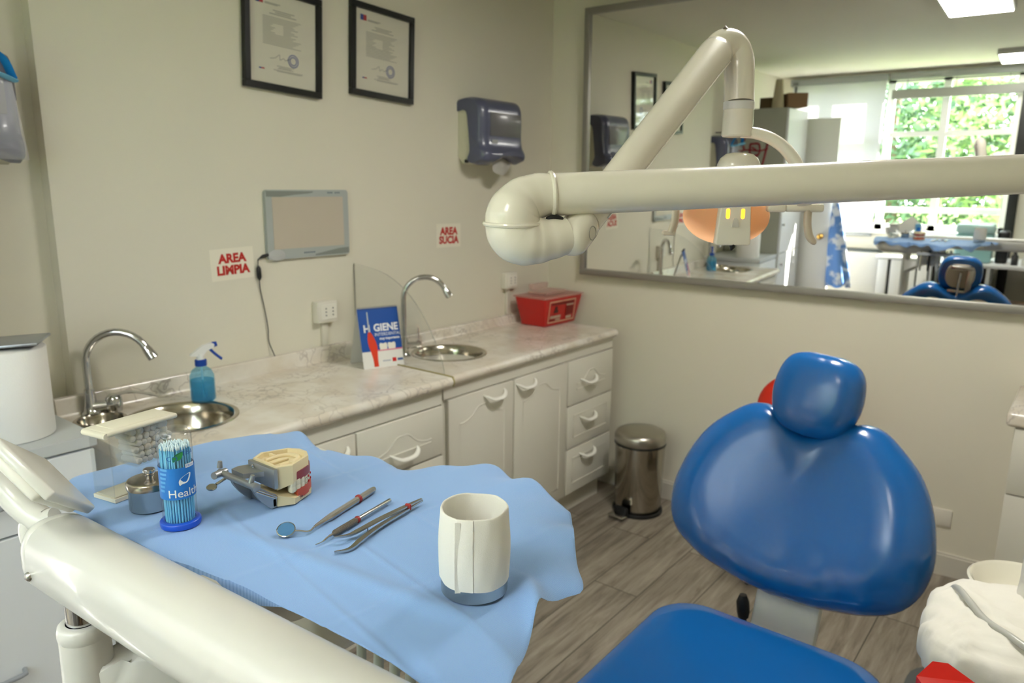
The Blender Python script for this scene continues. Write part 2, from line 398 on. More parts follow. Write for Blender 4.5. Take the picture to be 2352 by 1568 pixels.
# towel dispensers
M_smoke = mat('smoky_blue_plastic', (84, 88, 112), .3, coat=.3)
M_smoke2 = mat('smoky_grey_window', (104, 103, 106), .35, coat=.2)
def dispenser(label, x0, y0, z0, towel):
    """x0 wall, y0 left edge, z0 bottom"""
    t = thing('towel_dispenser', label, 'towel dispenser', (x0, y0 + .15, z0), 'wall towel dispensers')
    W = .305
    # cream back housing
    prof = [(0, .035), (.004, .275), (.075, .275), (.085, .16), (.078, .02), (.03, .0)]
    bm = BM(); prism(bm, [(a, b) for a, b in prof], (x0, y0 + W - .006, z0), (1, 0, 0), (0, 0, 1), 0, W - .012)
    obj('back_housing', bm, mat('dispenser_cream', (206, 204, 184), .45), t)
    # smoky cover: side profile swept across with rounded sides
    side = spline([(.0, .232), (.0, .268), (.018, .282), (.07, .285), (.115, .274), (.138, .245), (.144, .19), (.143, .12), (.15, .075), (.166, .045), (.162, .016), (.135, .004), (.1, -.004), (.066, .012), (.082, .05), (.079, .10), (.07, .17), (.06, .222), (.035, .235)], 4, True)
    bm = BM()
    K = 13; rows = []
    for j in range(K):
        s = j / (K - 1); yy = y0 + W * s
        e = min(s, 1 - s) * W; k = 1.0 - .20 * max(0, 1 - e / .03) ** 2
        row = []
        for (a, b) in side:
            arch = 0.0
            if b < .03: arch = .032 * max(0, math.cos((s - .62) * 4.2)) ** 1.3        # scoop where the towel comes out
            row.append(bm.verts.new((x0 + .03 + (a - .03) * (k if a > .03 else 1), yy, z0 + .14 + (b - .14) * (1 - .05 * (1 - k) / .2) + arch)))
        rows.append(row)
    n = len(side)
    for a, b in zip(rows[:-1], rows[1:]):
        for i in range(n): bm.faces.new((a[i], a[(i + 1) % n], b[(i + 1) % n], b[i]))
    bm.faces.new(rows[0]); bm.faces.new(list(reversed(rows[-1])))
    cov = obj('cover', bm, M_smoke, t, 50)
    # lighter window field with the paper showing through
    bm = BM(); obox(bm, (x0 + .1445, y0 + .165, z0 + .172), (0, 1, 0), (0, 0, 1), (1, 0, 0), .215, .10, .004, .0018); obj('window_field', bm, M_smoke2, cov)
    bm = BM(); F = frame((x0 + .1475, y0 + .085, z0 + .092), (0, 1, 0), (0.06, 0, 1), 0)
    for u0, u1, v0, v1 in ((-.02, .02, -.003, .014), (.004, .012, -.022, -.006)): bm.faces.new([bm.verts.new(F(a, b)) for a, b in ((u0, v0), (u1, v0), (u1, v1), (u0, v1))])
    obj('badge', bm, mat('dispenser_badge', (168, 172, 172), .5), cov, 0)
    bm = BM(); cyl(bm, (x0 + .052, y0 - .002, z0 + .012), (x0 + .052, y0 + .01, z0 + .012), .008); obj('hinge', bm, M_black, t)
    if towel:
        bm = BM(); pts = []
        for j in range(9):
            s = j / 8; yy = y0 + .12 + .15 * s
            L = .062 * (1 - (2 * s - .7) ** 2 * .55)
            pts.append([bm.verts.new((x0 + .098 + .012 * math.sin(s * 5) + .01 * k / 5, yy, z0 + .045 - (L + .03) * k / 5)) for k in range(6)])
        for a, b in zip(pts[:-1], pts[1:]):
            for k in range(5): bm.faces.new((a[k], a[k + 1], b[k + 1], b[k]))
        bmesh.ops.solidify(bm, geom=list(bm.faces), thickness=.0008)
        obj('paper_towel', bm, M_paper, t, 60)
    return t
dispenser('smoky blue towel dispenser with a white towel hanging out, below the certificates', 0.0, -.722, 1.638, True)
dispenser('smoky blue towel dispenser at the photo edge behind a hanging face shield', -.05, -2.775, 1.588, False)
# face shield hanging over the second dispenser
t = thing('face_shield', 'clear face shield with a blue headband hung over the towel dispenser', 'face shield', (.13, -2.6, 1.6))
bm = BM(); rows = []
for j in range(9):
    s = j / 8; yy = -2.77 + .285 * s
    rows.append([bm.verts.new((.128 + .016 * math.sin(PI * s) + .004 * k, yy + (.012 * (6 - k) / 6) * (-1 if s > .5 else 1), 1.80 - .033 * k - .01 * abs(s - .5) * (k > 5))) for k in range(7)])
for a, b in zip(rows[:-1], rows[1:]):
    for k in range(6): bm.faces.new((a[k], a[k + 1], b[k + 1], b[k]))
M_film = bpy.data.materials.new('clear_film'); M_film.use_nodes = True
nt = M_film.node_tree; nt.nodes.clear(); out = nt.nodes.new('ShaderNodeOutputMaterial')
tr = nt.nodes.new('ShaderNodeBsdfTransparent'); df = nt.nodes.new('ShaderNodeBsdfPrincipled'); df.inputs['Base Color'].default_value = rgb(190, 190, 195); df.inputs['Roughness'].default_value = .25
mi = nt.nodes.new('ShaderNodeMixShader'); mi.inputs['Fac'].default_value = .3
nt.links.new(tr.outputs['BSDF'], mi.inputs[1]); nt.links.new(df.outputs['BSDF'], mi.inputs[2]); nt.links.new(mi.outputs['Shader'], out.inputs['Surface'])
obj('visor', bm, M_film, t, 60)
bm = BM(); tube(bm, spline([(.115, -2.76, 1.80), (.16, -2.70, 1.815), (.168, -2.62, 1.812), (.16, -2.54, 1.80), (.125, -2.487, 1.79)], 8), .011, 8, flat=.5)
obj('headband_foam', bm, mat('foam_light_blue', (120, 190, 225), .8), t)
bm = BM(); tube(bm, spline([(.125, -2.49, 1.795), (.14, -2.52, 1.845), (.15, -2.60, 1.87), (.14, -2.70, 1.85), (.118, -2.762, 1.80)], 8), .013, 8, flat=.25)
obj('headband', bm, mat('strap_blue', (20, 130, 205), .55), t)
bm = BM(); cyl(bm, (-.05, -2.62, 1.90), (.10, -2.62, 1.895), .004); cyl(bm, (.1, -2.62, 1.895), (.105, -2.62, 1.865), .004); obj('hook', bm, M_black, t)

# light box (x-ray viewer) with its cord
t = thing('light_box', 'grey framed x-ray light box with a black power cord on the wall', 'light box', (0, -1.54, 1.28))
ly0, ly1, lz0, lz1 = -1.723, -1.362, 1.281, 1.524
bm = BM(); prism(bm, rrect(ly1 - ly0, lz1 - lz0, .012, 4), (0.0, (ly0 + ly1) / 2, (lz0 + lz1) / 2), (0, 1, 0), (0, 0, 1), .0, .016)
fr_ = obj('frame', bm, mat('lightbox_grey', (172, 178, 176), .42), t)
bm = BM(); obox(bm, (.0165, -1.5425, 1.408), (0, 1, 0), (0, 0, 1), (1, 0, 0), .31, .182, .002); obj('screen', bm, mat('lightbox_screen', (196, 186, 170), .35), t, 0)
F = frame((.0163, -1.5425, 1.4025), (0, 1, 0), (0, 0, 1), 0)
bm = BM(); top = [(-.178, .118), (-.178, .098), (-.12, .097), (-.06, .104), (0, .108), (.02, .112), (.02, .1165)]
bm.faces.new([bm.verts.new(F(u, v)) for u, v in top]); low = [(.178, -.117), (.178, -.094), (.13, -.096), (.08, -.103), (.02, -.112), (.02, -.1175)]
bm.faces.new([bm.verts.new(F(u, v)) for u, v in reversed(low)]); obj('wave_bands', bm, mat('lightbox_band', (132, 138, 132), .5), fr_, 0)
bm = BM()
for k in range(7):
    if k != 3: bm.faces.new([bm.verts.new(F(.085 + .0085 * k + a, .1085 + b)) for a, b in ((0, 0), (.006, 0), (.006, .0055), (0, .0055))])
for k in range(6): bm.faces.new([bm.verts.new(F(-.03 + .0085 * k + a, -.1065 + b)) for a, b in ((0, 0), (.006, 0), (.006, .0055), (0, .0055))])
obj('label_marks', bm, mat('lightbox_print', (92, 106, 118), .6), fr_, 0)
bm = BM(); lathe(bm, [(0, .004), (.03, .003), (.034, 0)], (.016, -1.688, 1.296), 24, (0, 1, 0), (0, 0, 1), (1, 0, 0), 1.0, .6); obj('button_pad', bm, mat('lightbox_button', (186, 188, 188), .4), fr_)
bm = BM(); tube(bm, [(.012, -1.722, 1.30), (.013, -1.742, 1.297), (.012, -1.755, 1.291)], [.0055, .006, .003], 10)
tube(bm, spline([(.012, -1.752, 1.292), (.010, -1.761, 1.285), (.008, -1.762, 1.262)], 6), .0018, 6)
tube(bm, [(.010, -1.762, 1.264), (.011, -1.762, 1.255), (.011, -1.761, 1.225), (.010, -1.760, 1.215)], [.004, .0085, .0085, .004], 10)
tube(bm, spline([(.008, -1.760, 1.217), (.006, -1.757, 1.18), (.006, -1.745, 1.11), (.008, -1.737, 1.04), (.006, -1.735, .99), (.018, -1.722, .936)], 8), .0018, 6)
obj('power_cord', bm, M_black, t)

# red lettered signs
M_signred = mat('sign_red', (186, 38, 30), .6)
def sign(label, y0, y1, z0, z1, l1, l2, s1, s2, tilt):
    t = thing('wall_sign', label, 'sign', (0, (y0 + y1) / 2, z0), 'lettered wall signs')
    uy = V((0, math.sin(tilt), math.cos(tilt))); ux = V((0, math.cos(tilt), -math.sin(tilt))); o = V((0.0004, (y0 + y1) / 2, (z0 + z1) / 2))
    bm = BM(); obox(bm, o + V((.0006, 0, 0)), ux, uy, (1, 0, 0), y1 - y0, z1 - z0, .0012); s = obj('sign_sheet', bm, mat('sign_paper', (236, 231, 214), .6), t, 0)
    F = frame(o, ux, uy, .0014)
    h = z1 - z0
    bm = BM(); text(bm, l1, s1, lambda u, v: F(u, v + h * .17), bold=.0022); text(bm, l2, s2, lambda u, v: F(u, v - h * .2), bold=.0022); obj('lettering', bm, M_signred, s, 0)
sign('white sign reading AREA LIMPIA in red capitals, left of the light box', -1.934, -1.773, 1.225, 1.331, 'AREA', 'LIMPIA', .041, .041, -.03)
sign('white sign reading AREA SUCIA in red capitals, below the towel dispenser', -.86, -.704, 1.272, 1.377, 'AREA', 'SUCIA', .045, .045, .01)

# surface sockets with a conduit each
M_sock = mat('socket_white', (228, 224, 212), .4)
def socket(label, yc, z0, z1, zc):
    t = thing('wall_socket', label, 'power socket', (0, yc, zc), 'surface sockets above the counter')
    bm = BM(); box(bm, 0, .035, yc - .046, yc + .046, z0, z1, .004); b = obj('socket_box', bm, M_sock, t)
    bm = BM(); box(bm, .035, .038, yc - .030, yc + .040, z0 + .012, z1 - .012, .001, 1); f_ = obj('face_plate', bm, mat('socket_face', (236, 233, 222), .35), t)
    bm = BM()
    for dy in (-.01, .022):
        for k in (-1, 0, 1): cyl(bm, (.0378, yc + dy, (z0 + z1) / 2 + .013 * k), (.0386, yc + dy, (z0 + z1) / 2 + .013 * k), .0028, seg=10)
    obj('sockets_holes', bm, mat('socket_hole', (70, 66, 60), .7), f_, 0)
    bm = BM(); box(bm, 0, .014, yc - .013, yc + .013, zc, z0, .002); obj('conduit', bm, mat('conduit_white', (218, 214, 200), .45), t)
socket('white double socket with a conduit, behind the blue calendar', -1.492, 1.03, 1.112, .936)
socket('white double socket with a conduit, beside the red sharps container', -.362, 1.045, 1.125, .912)

# low flush outlet plate on the mirror wall
bm = BM(); obox(bm, (1.925, 1.925 * SK - .004, .243), (1, SK, 0), (0, 0, 1), (SK, -1, 0), .118, .072, .008, .002)
centre(tag(obj('outlet_plate', bm, M_sock), 'plain white outlet plate low on the wall behind the dental chair', 'outlet'))
# ================================================================== counters along the left wall
def marble_material():
    m = bpy.data.materials.new('marble_laminate'); m.use_nodes = True; nt = m.node_tree; b = nt.nodes['Principled BSDF']
    b.inputs['Roughness'].default_value = .2; b.inputs['Coat Weight'].default_value = .25
    co = nt.nodes.new('ShaderNodeTexCoord')
    n0 = nt.nodes.new('ShaderNodeTexNoise'); n0.inputs['Scale'].default_value = 5; n0.inputs['Detail'].default_value = 4
    nt.links.new(co.outputs['Object'], n0.inputs['Vector'])
    mixv = nt.nodes.new('ShaderNodeMix'); mixv.data_type = 'RGBA'; mixv.inputs['Factor'].default_value = .38
    nt.links.new(co.outputs['Object'], mixv.inputs['A']); nt.links.new(n0.outputs['Color'], mixv.inputs['B'])
    vo = nt.nodes.new('ShaderNodeTexVoronoi'); vo.feature = 'DISTANCE_TO_EDGE'; vo.inputs['Scale'].default_value = 15
    nt.links.new(mixv.outputs['Result'], vo.inputs['Vector'])
    cr = nt.nodes.new('ShaderNodeValToRGB'); e = cr.color_ramp.elements
    e[0].position = 0; e[0].color = (0, 0, 0, 1); e[1].position = .055; e[1].color = (1, 1, 1, 1)
    nt.links.new(vo.outputs['Distance'], cr.inputs['Fac'])
    n1 = nt.nodes.new('ShaderNodeTexNoise'); n1.inputs['Scale'].default_value = 9; n1.inputs['Detail'].default_value = 5
    nt.links.new(co.outputs['Object'], n1.inputs['Vector'])
    c1 = nt.nodes.new('ShaderNodeValToRGB'); c1.color_ramp.elements[0].position = .35; c1.color_ramp.elements[1].position = .65
    c1.color_ramp.elements[0].color = rgb(218, 208, 192); c1.color_ramp.elements[1].color = rgb(232, 227, 217)
    nt.links.new(n1.outputs['Fac'], c1.inputs['Fac'])
    n2 = nt.nodes.new('ShaderNodeTexNoise'); n2.inputs['Scale'].default_value = 3.5; n2.inputs['Detail'].default_value = 3
    nt.links.new(co.outputs['Object'], n2.inputs['Vector'])
    c2 = nt.nodes.new('ShaderNodeValToRGB'); c2.color_ramp.elements[0].position = .42; c2.color_ramp.elements[1].position = .62
    c2.color_ramp.elements[0].color = (1, 1, 1, 1); c2.color_ramp.elements[1].color = (0, 0, 0, 1)
    nt.links.new(n2.outputs['Fac'], c2.inputs['Fac'])
    mth = nt.nodes.new('ShaderNodeMath'); mth.operation = 'MAXIMUM'
    nt.links.new(cr.outputs['Color'], mth.inputs[0]); nt.links.new(c2.outputs['Color'], mth.inputs[1])
    mx = nt.nodes.new('ShaderNodeMix'); mx.data_type = 'RGBA'
    nt.links.new(mth.outputs['Value'], mx.inputs['Factor']); mx.inputs['A'].default_value = rgb(188, 178, 168); nt.links.new(c1.outputs['Color'], mx.inputs['B'])
    nt.links.new(mx.outputs['Result'], b.inputs['Base Color'])
    return m
M_marble = marble_material()
def worktop(name, label, xf, y0, y1, zt, zb, holes):
    """post-formed worktop: bull-nose front, coved upstand; round holes cut for sinks"""
    th = .036
    pr = [(.004, zt - th)]
    pr += [(xf - .018, zt - th)] + [(xf - .018 + .018 * math.sin(a), zt - .018 - .018 * math.cos(a)) for a in [PI * k / 10 for k in range(1, 10)]] + [(xf - .018, zt)]
    pr += [(.042, zt), (.032, zt + .002), (.026, zt + .01), (.024, zb - .008), (.02, zb - .001), (.012, zb), (.004, zb)]
    bm = BM(); prism(bm, pr, (0, y1, 0), (1, 0, 0), (0, 0, 1), 0, y1 - y0)
    o = obj(name, bm, M_marble, None, 35)
    cut = []
    for (cx, cy, r) in holes:
        bm = BM(); lathe(bm, [(0, zt - .1), (r, zt - .1), (r, zt + .03), (0, zt + .03)], (cx, cy, 0), 40)
        c = obj('cutter', bm, M_marble, None, 0); cut.append(c)
        md = o.modifiers.new('b', 'BOOLEAN'); md.operation = 'DIFFERENCE'; md.object = c; md.solver = 'EXACT'
    dg = bpy.context.evaluated_depsgraph_get(); dg.update()
    me = bpy.data.meshes.new_from_object(o.evaluated_get(dg)); o.modifiers.clear(); old = o.data; o.data = me; bpy.data.meshes.remove(old)
    me.name = name
    me.polygons.foreach_set('use_smooth', [True] * len(me.polygons)); me.set_sharp_from_angle(angle=math.radians(35))
    for c in cut: bpy.data.objects.remove(c)
    tag(o, label, 'worktop', 'marble worktops'); return o
RZ, LZ = .865, .88
worktop('worktop', 'marble worktop with the round sink, nearer the mirror wall', .52, -1.368, -.136, RZ, .91, [(.243, -1.045, .146)])
LX = .572
wt2 = worktop('worktop', 'marble worktop with the double sink and spray bottle on it', LX, -2.45, -1.374, LZ, .936, [(.275, -2.215, .148), (.125, -2.375, .060)])
# brass-coloured end strip at the joint
bm = BM()
pts = spline([(.03, -1.371, LZ + .002), (.3, -1.371, LZ + .0015), (LX - .03, -1.371, LZ + .0015), (LX - .006, -1.371, LZ - .004), (LX + .001, -1.371, LZ - .018), (LX - .006, -1.371, LZ - .033)], 5)
tube(bm, pts, .0028, 6); obj('end_strip', bm, mat('strip_brass', (170, 160, 110), .4, .6), wt2, label='thin brass end strip')

M_sink = mat('sink_steel', (178, 172, 158), .17, 1.0)
def sink(label, cx, cy, r, zt, small=None):
    t = thing('sink', label, 'sink', (cx, cy, zt - .12), 'round steel sinks')
    pr = [(r + .012, zt + .0008), (r + .011, zt + .003), (r, zt + .0035), (r - .006, zt - .002), (r - .012, zt - .03), (r - .018, zt - .075), (r - .035, zt - .094), (.04, zt - .1), (.03, zt - .1), (.028, zt - .105), (0, zt - .106),
          ]
    bm = BM(); lathe(bm, pr, (cx, cy, 0), 56)
    b = obj('bowl', bm, M_sink, t, 50)
    bm = BM(); lathe(bm, [(.027, zt - .1035), (.022, zt - .1015), (0, zt - .1015)], (cx, cy, 0), 24)
    obj('drain', bm, M_chrome, t)
    return t
sink('round steel sink in the worktop nearer the mirror wall', .243, -1.045, .145, RZ)
ts = sink('round steel sink with a small side drainer, near the paper roll', .275, -2.215, .147, LZ)
bm = BM(); cx, cy = .125, -2.375
lathe(bm, [(.070, LZ + .0008), (.069, LZ + .003), (.059, LZ + .0035), (.055, LZ - .004), (.05, LZ - .03), (.035, LZ - .045), (0, LZ - .047)], (cx, cy, 0), 36); obj('side_drainer', bm, M_sink, ts)

# faucets
def faucet(label, base, top, tip, lever):
    t = thing('faucet', label, 'faucet', base, 'gooseneck faucets')
    b = V(base); tp = V(top); e = V(tip)
    bm = BM(); lathe(bm, [(0, 0), (.026, 0), (.026, .006), (.02, .012), (.017, .03), (.0155, .06), (.0135, .075), (0, .075)], b, 24); bd = obj('body', bm, M_chrome, t)
    h = tp.z - b.z; d = V((e.x - b.x, e.y - b.y, 0)); L = d.length; d.normalize()
    z1 = h - L / 2
    pts = [b + V((0, 0, .06)), b + V((0, 0, .6 * z1)), b + V((0, 0, z1))]
    for k in range(1, 15):
        a = PI * k / 14 * .86
        pts.append(b + d * (L / 2 * (1 - math.cos(a))) + V((0, 0, z1 + L / 2 * math.sin(a))))
    bm = BM(); tube(bm, pts, .0108, 16); obj('spout', bm, M_chrome, t, 60)
    p = V(pts[-1]); q = (V(pts[-1]) - V(pts[-2])).normalized()
    bm = BM(); tube(bm, [p - q * .006, p + q * .004, p + q * .005, p + q * .034, p + q * .036], [.011, .013, .0135, .0155, .013], 18); obj('aerator', bm, M_chrome, t)
    bm = BM()
    if lever == 'side':
        s = V((.62, .78, 0)).normalized()
        cyl(bm, b + V((0, 0, .045)), b + s * .05 + V((0, 0, .045)), .014); cyl(bm, b + s * .05 + V((0, 0, .045)), b + s * .068 + V((0, 0, .045)), .0185)
        tube(bm, [b + s * .06 + V((0, 0, .06)), b + s * .06 + V((-.004, 0, .115))], [.004, .003], 8)
    else:
        s = V((.45, .9, 0)).normalized()
        tube(bm, [b + V((0, 0, .02)), b + s * .05 + V((0, 0, .022))], [.018, .016], 16)
        lathe(bm, [(0, -.022), (.022, -.022), (.024, 0), (.022, .02), (.012, .03), (0, .032)], b + s * .06 + V((0, 0, .024)), 24)
        tube(bm, spline([b + s * .06 + V((0, 0, .05)), b + s * .1 + V((.004, 0, .056)), b + s * .15 + V((.01, 0, .046)), b + s * .175 + V((.015, 0, .036))], 5), [.013] * 6 + [.010] * 6 + [.007] * 4, 10, flat=.35)
    obj('lever', bm, M_chrome, t, 50)
faucet('tall chrome gooseneck faucet beside the blue calendar', (.145, -1.205, RZ), (.2, -1.14, 1.186), (.262, -1.075, 1.09), 'side')
faucet('chrome gooseneck faucet with a lever, beside the paper roll', (.045, -2.365, LZ), (.08, -2.3, 1.122), (.16, -2.235, 1.03), 'top')

# clear splash guard at the joint
t = BM()
ol = [(.003, .94), (.003, 1.241), (.05, 1.237), (.15, 1.222), (.22, 1.20), (.30, 1.155), (.38, 1.08), (.44, .99), (.475, .92), (.49, RZ + .002), (.05, RZ + .002), (.05, .94)]
ol2 = [ol[0]] + ol[1:3] + [tuple(p) for p in spline(ol[2:10], 4)[1:]] + ol[10:]
prism(t, ol2, (0, -1.33, 0), (1, 0, 0), (0, 0, 1), 0, .004)
M_acryl = clear_mat('clear_acrylic', (.965, .972, .97), base=.025)
sg = obj('splash_guard', t, [M_acryl, mat('acrylic_edge', (150, 150, 140), .3)], None, 0)
for p in sg.data.polygons:
    if abs(p.normal.y) < .5: p.material_index = 1
tag(sg, 'clear acrylic splash guard with a curved edge standing between the two worktops', 'splash guard'); centre(sg)

# cabinets
M_groove = mat('routed_bead', (212, 208, 196), .35, coat=.15)
def handle(bm, xf, yc, zc, w=.128):
    pts = spline([(xf - .002, yc - w / 2, zc + .012), (xf + .016, yc - w / 2 + .012, zc + .004), (xf + .026, yc - w * .2, zc - .008), (xf + .027, yc + w * .2, zc - .008), (xf + .016, yc + w / 2 - .012, zc + .004), (xf - .002, yc + w / 2, zc + .012)], 6)
    n = len(pts); tube(bm, pts, [.004 + .0065 * math.sin(PI * i / (n - 1)) for i in range(n)], 10, flat=.6)
def front_panel(kind, parent, xf, y0, y1, z0, z1, arch=True, hz=None, hy=None, inset=.06, label=None):
    bm = BM(); box(bm, xf - .018, xf, y0 + .0015, y1 - .0015, z0 + .0015, z1 - .0015, .003)
    a0, a1 = y0 + inset, y1 - inset; b0 = z0 + inset
    b1 = z1 - inset
    if arch:
        w = a1 - a0; r = min(.045, (z1 - z0) * .25); zl = b1 - r
        top = spline([(a1, zl - .0), (a1 - .08 * w, zl - .002), (a1 - .25 * w, zl + .25 * r), (a1 - .4 * w, b1 - .05 * r), (a1 - .5 * w, b1), (a1 - .6 * w, b1 - .05 * r), (a1 - .75 * w, zl + .25 * r), (a0 + .08 * w, zl - .002), (a0, zl)], 4)
        path = [(a0, b0), (a1, b0)] + top
    else: path = [(a0, b0), (a1, b0), (a1, b1), (a0, b1)]
    tube(bm, [(xf - .001, y, z) for y, z in path], .0036, 6, closed=True)
    d = obj(kind, bm, M_cab, parent, 35, label=label)
    if hz:
        bm = BM(); handle(bm, xf, hy if hy is not None else (y0 + y1) / 2, hz); obj('handle', bm, mat('handle_white', (236, 234, 226), .25, coat=.4), d, 60)
    return d
t = thing('base_cabinet', 'white base cabinet with two arched doors and three drawers, beside the steel bin', 'cabinet', (.25, -.74, 0), 'white kitchen base cabinets')
bm = BM(); box(bm, .01, .481, -1.345, -.14, .14, RZ - .037); obj('body', bm, M_cab, t)
bm = BM(); box(bm, .01, .44, -1.335, -.15, 0, .14); obj('plinth', bm, M_cab, t)
bm = BM(); box(bm, .481, .494, -1.345, -.14, .775, RZ - .037, .001, 1); obj('top_rail', bm, M_cab, t)
front_panel('door', t, .5, -1.325, -.935, .125, .772, True, .735, -1.06)
front_panel('door', t, .5, -.93, -.538, .125, .772, True, .738, -.855)
front_panel('drawer', t, .5, -.533, -.142, .56, .772, True, .66, -.365, .07)
front_panel('drawer', t, .5, -.533, -.142, .35, .557, False, .478, -.362, .05)
front_panel('drawer', t, .5, -.533, -.142, .125, .347, False, .298, -.361, .05)
LF = .55
t = thing('base_cabinet', 'white base cabinet half hidden by the blue tray drape, under the double sink worktop', 'cabinet', (.27, -1.9, 0), 'white kitchen base cabinets')
bm = BM()
box(bm, .01, LF - .019, -2.445, -2.42, .14, LZ - .037); box(bm, .01, LF - .019, -1.425, -1.405, .14, LZ - .037); box(bm, .01, LF - .019, -2.42, -1.425, .14, .16)
box(bm, LF - .04, LF - .019, -2.42, -1.425, .16, LZ - .037); obj('body', bm, M_cab, t)
bm = BM(); box(bm, .01, LF - .06, -2.44, -1.41, 0, .14); obj('plinth', bm, M_cab, t)
bm = BM(); box(bm, LF - .019, LF - .006, -2.445, -1.405, .785, LZ - .037, .001, 1); obj('top_rail', bm, M_cab, t)
front_panel('drawer', t, LF, -1.80, -1.407, .60, .782, True, .655, -1.60, .062)
front_panel('drawer', t, LF, -1.80, -1.407, .365, .597, False, .49, -1.60, .05)
front_panel('drawer', t, LF, -1.80, -1.407, .14, .362, False, .27, -1.60, .05)
front_panel('door', t, LF, -2.12, -1.803, .14, .782, True, .735, -1.9)
front_panel('door', t, LF, -2.443, -2.123, .14, .782, True, .735, -2.3)

# desk calendar
t = thing('desk_calendar', 'blue tent calendar reading HIGIENE INTERDENTAL with a red toothbrush, on the worktop', 'calendar', (.24, -1.43, RZ))
A = V((.246, -1.503, LZ + .001)); B = V((.292, -1.345, RZ + .014)) ; ux = (B - A).normalized()
H = .225; W = (B - A).length
nrm0 = V((ux.y, -ux.x, 0)).normalized(); back = -nrm0
uy = (V((0, 0, 1)) + back * .27); uy = (uy - ux * uy.dot(ux)).normalized()
n = ux.cross(uy)
F0 = lambda u, v, d=0.0: A + ux * u + uy * v + n * d
bm = BM(); prism(bm, [(0, 0), (W, 0), (W, H), (0, H)], A, ux, uy, -.0015, 0); pg = obj('front_page', bm, mat('calendar_white', (228, 227, 222), .45), t, 0)
bp = A + back * .125 + V((0, 0, 0)); tp_ = F0(0, H)
bm = BM(); u2 = (tp_ - bp).normalized(); prism(bm, [(0, 0), (W, 0), (W, (tp_ - bp).length), (0, (tp_ - bp).length)], bp, ux, u2, 0, .0015); obj('back_support', bm, mat('calendar_back', (214, 214, 210), .5), t, 0)
bm = BM(); bm.faces.new([bm.verts.new(F0(u, v, .0004)) for u, v in ((0, .278 * H), (W, .278 * H), (W, H), (0, H))]); obj('blue_field', bm, mat('calendar_blue', (14, 76, 160), .4), pg, 0)
M_ctext = mat('calendar_text', (236, 236, 238), .5)
bm = BM(); G = lambda cu, cv: (lambda u, v: F0(cu + u, cv + v, .0009))
text(bm, 'H', .038, G(.030, .650 * H), bold=.0012); text(bm, 'GIENE', .038, G(.107, .656 * H), bold=.0012, sx=.95)
text(bm, 'INTERDENTAL', .0165, G(.112, .545 * H), sx=1.0); text(bm, 'muy importante', .0125, G(.117, .475 * H), bold=.0005)
obj('lettering', bm, M_ctext, pg, 0)
bm = BM()
for cu in (.088, .122):
    th_ = spline([(cu - .014, .29 * H), (cu - .016, .36 * H), (cu - .013, .40 * H), (cu - .006, .40 * H), (cu, .392 * H), (cu + .006, .40 * H), (cu + .013, .40 * H), (cu + .016, .36 * H), (cu + .014, .29 * H)], 3)
    bm.faces.new([bm.verts.new(F0(u, v, .0008)) for u, v in reversed(th_)])
obj('tooth_picture', bm, mat('calendar_tooth', (232, 228, 216), .5), pg, 0)
bm = BM(); bm.faces.new([bm.verts.new(F0(u, v, .0006)) for u, v in ((.055, .272 * H), (W, .272 * H), (W, .295 * H), (.055, .295 * H))]); obj('gum_stripe', bm, mat('calendar_pink', (214, 110, 140), .5), pg, 0)
bm = BM()
br_ = spline([(.034, .60 * H), (.031, .56 * H), (.028, .47 * H), (.030, .36 * H), (.036, .26 * H), (.041, .14 * H), (.042, .02 * H)], 5) + spline([(.060, .02 * H), (.060, .14 * H), (.062, .26 * H), (.063, .36 * H), (.056, .48 * H), (.047, .57 * H), (.041, .60 * H)], 5)
bm.faces.new([bm.verts.new(F0(u, v, .0011)) for u, v in br_]); obj('toothbrush_picture', bm, mat('calendar_red', (214, 58, 28), .4), pg, 0)
bm = BM(); bm.faces.new([bm.verts.new(F0(u, v, .0010)) for u, v in ((.0345, .60 * H), (.040, .60 * H), (.041, .93 * H), (.036, .93 * H))]); obj('brush_neck_picture', bm, mat('calendar_brushgrey', (178, 186, 192), .4), pg, 0)
bm = BM(); bm.faces.new([bm.verts.new(F0(u, v, .0009)) for u, v in ((.118, .075 * H), (.134, .075 * H), (.134, .14 * H), (.118, .14 * H))]); obj('red_logo', bm, mat('calendar_logo_red', (200, 40, 36), .5), pg, 0)
bm = BM(); bm.faces.new([bm.verts.new(F0(u, v, .0009)) for u, v in ((.139, .085 * H), (.162, .085 * H), (.162, .125 * H), (.139, .125 * H))])
for k in range(8): bm.faces.new([bm.verts.new(F0(u, v, .0009)) for u, v in ((.079 + k * .0042, .095 * H), (.0815 + k * .0042, .095 * H), (.0815 + k * .0042, .112 * H), (.079 + k * .0042, .112 * H))])
obj('blue_logos', bm, mat('calendar_logo_blue', (84, 104, 150), .5), pg, 0)
bm = BM()
for k in range(21):
    c = F0(.006 + k * (W - .012) / 20, H - .002)
    tube(bm, [c + uy * (.005 * math.cos(2 * PI * j / 10)) + n * (.005 * math.sin(2 * PI * j / 10)) for j in range(10)], .0007, 5, closed=True)
obj('wire_binding', bm, mat('wire_dark', (90, 92, 100), .4, .7), t)

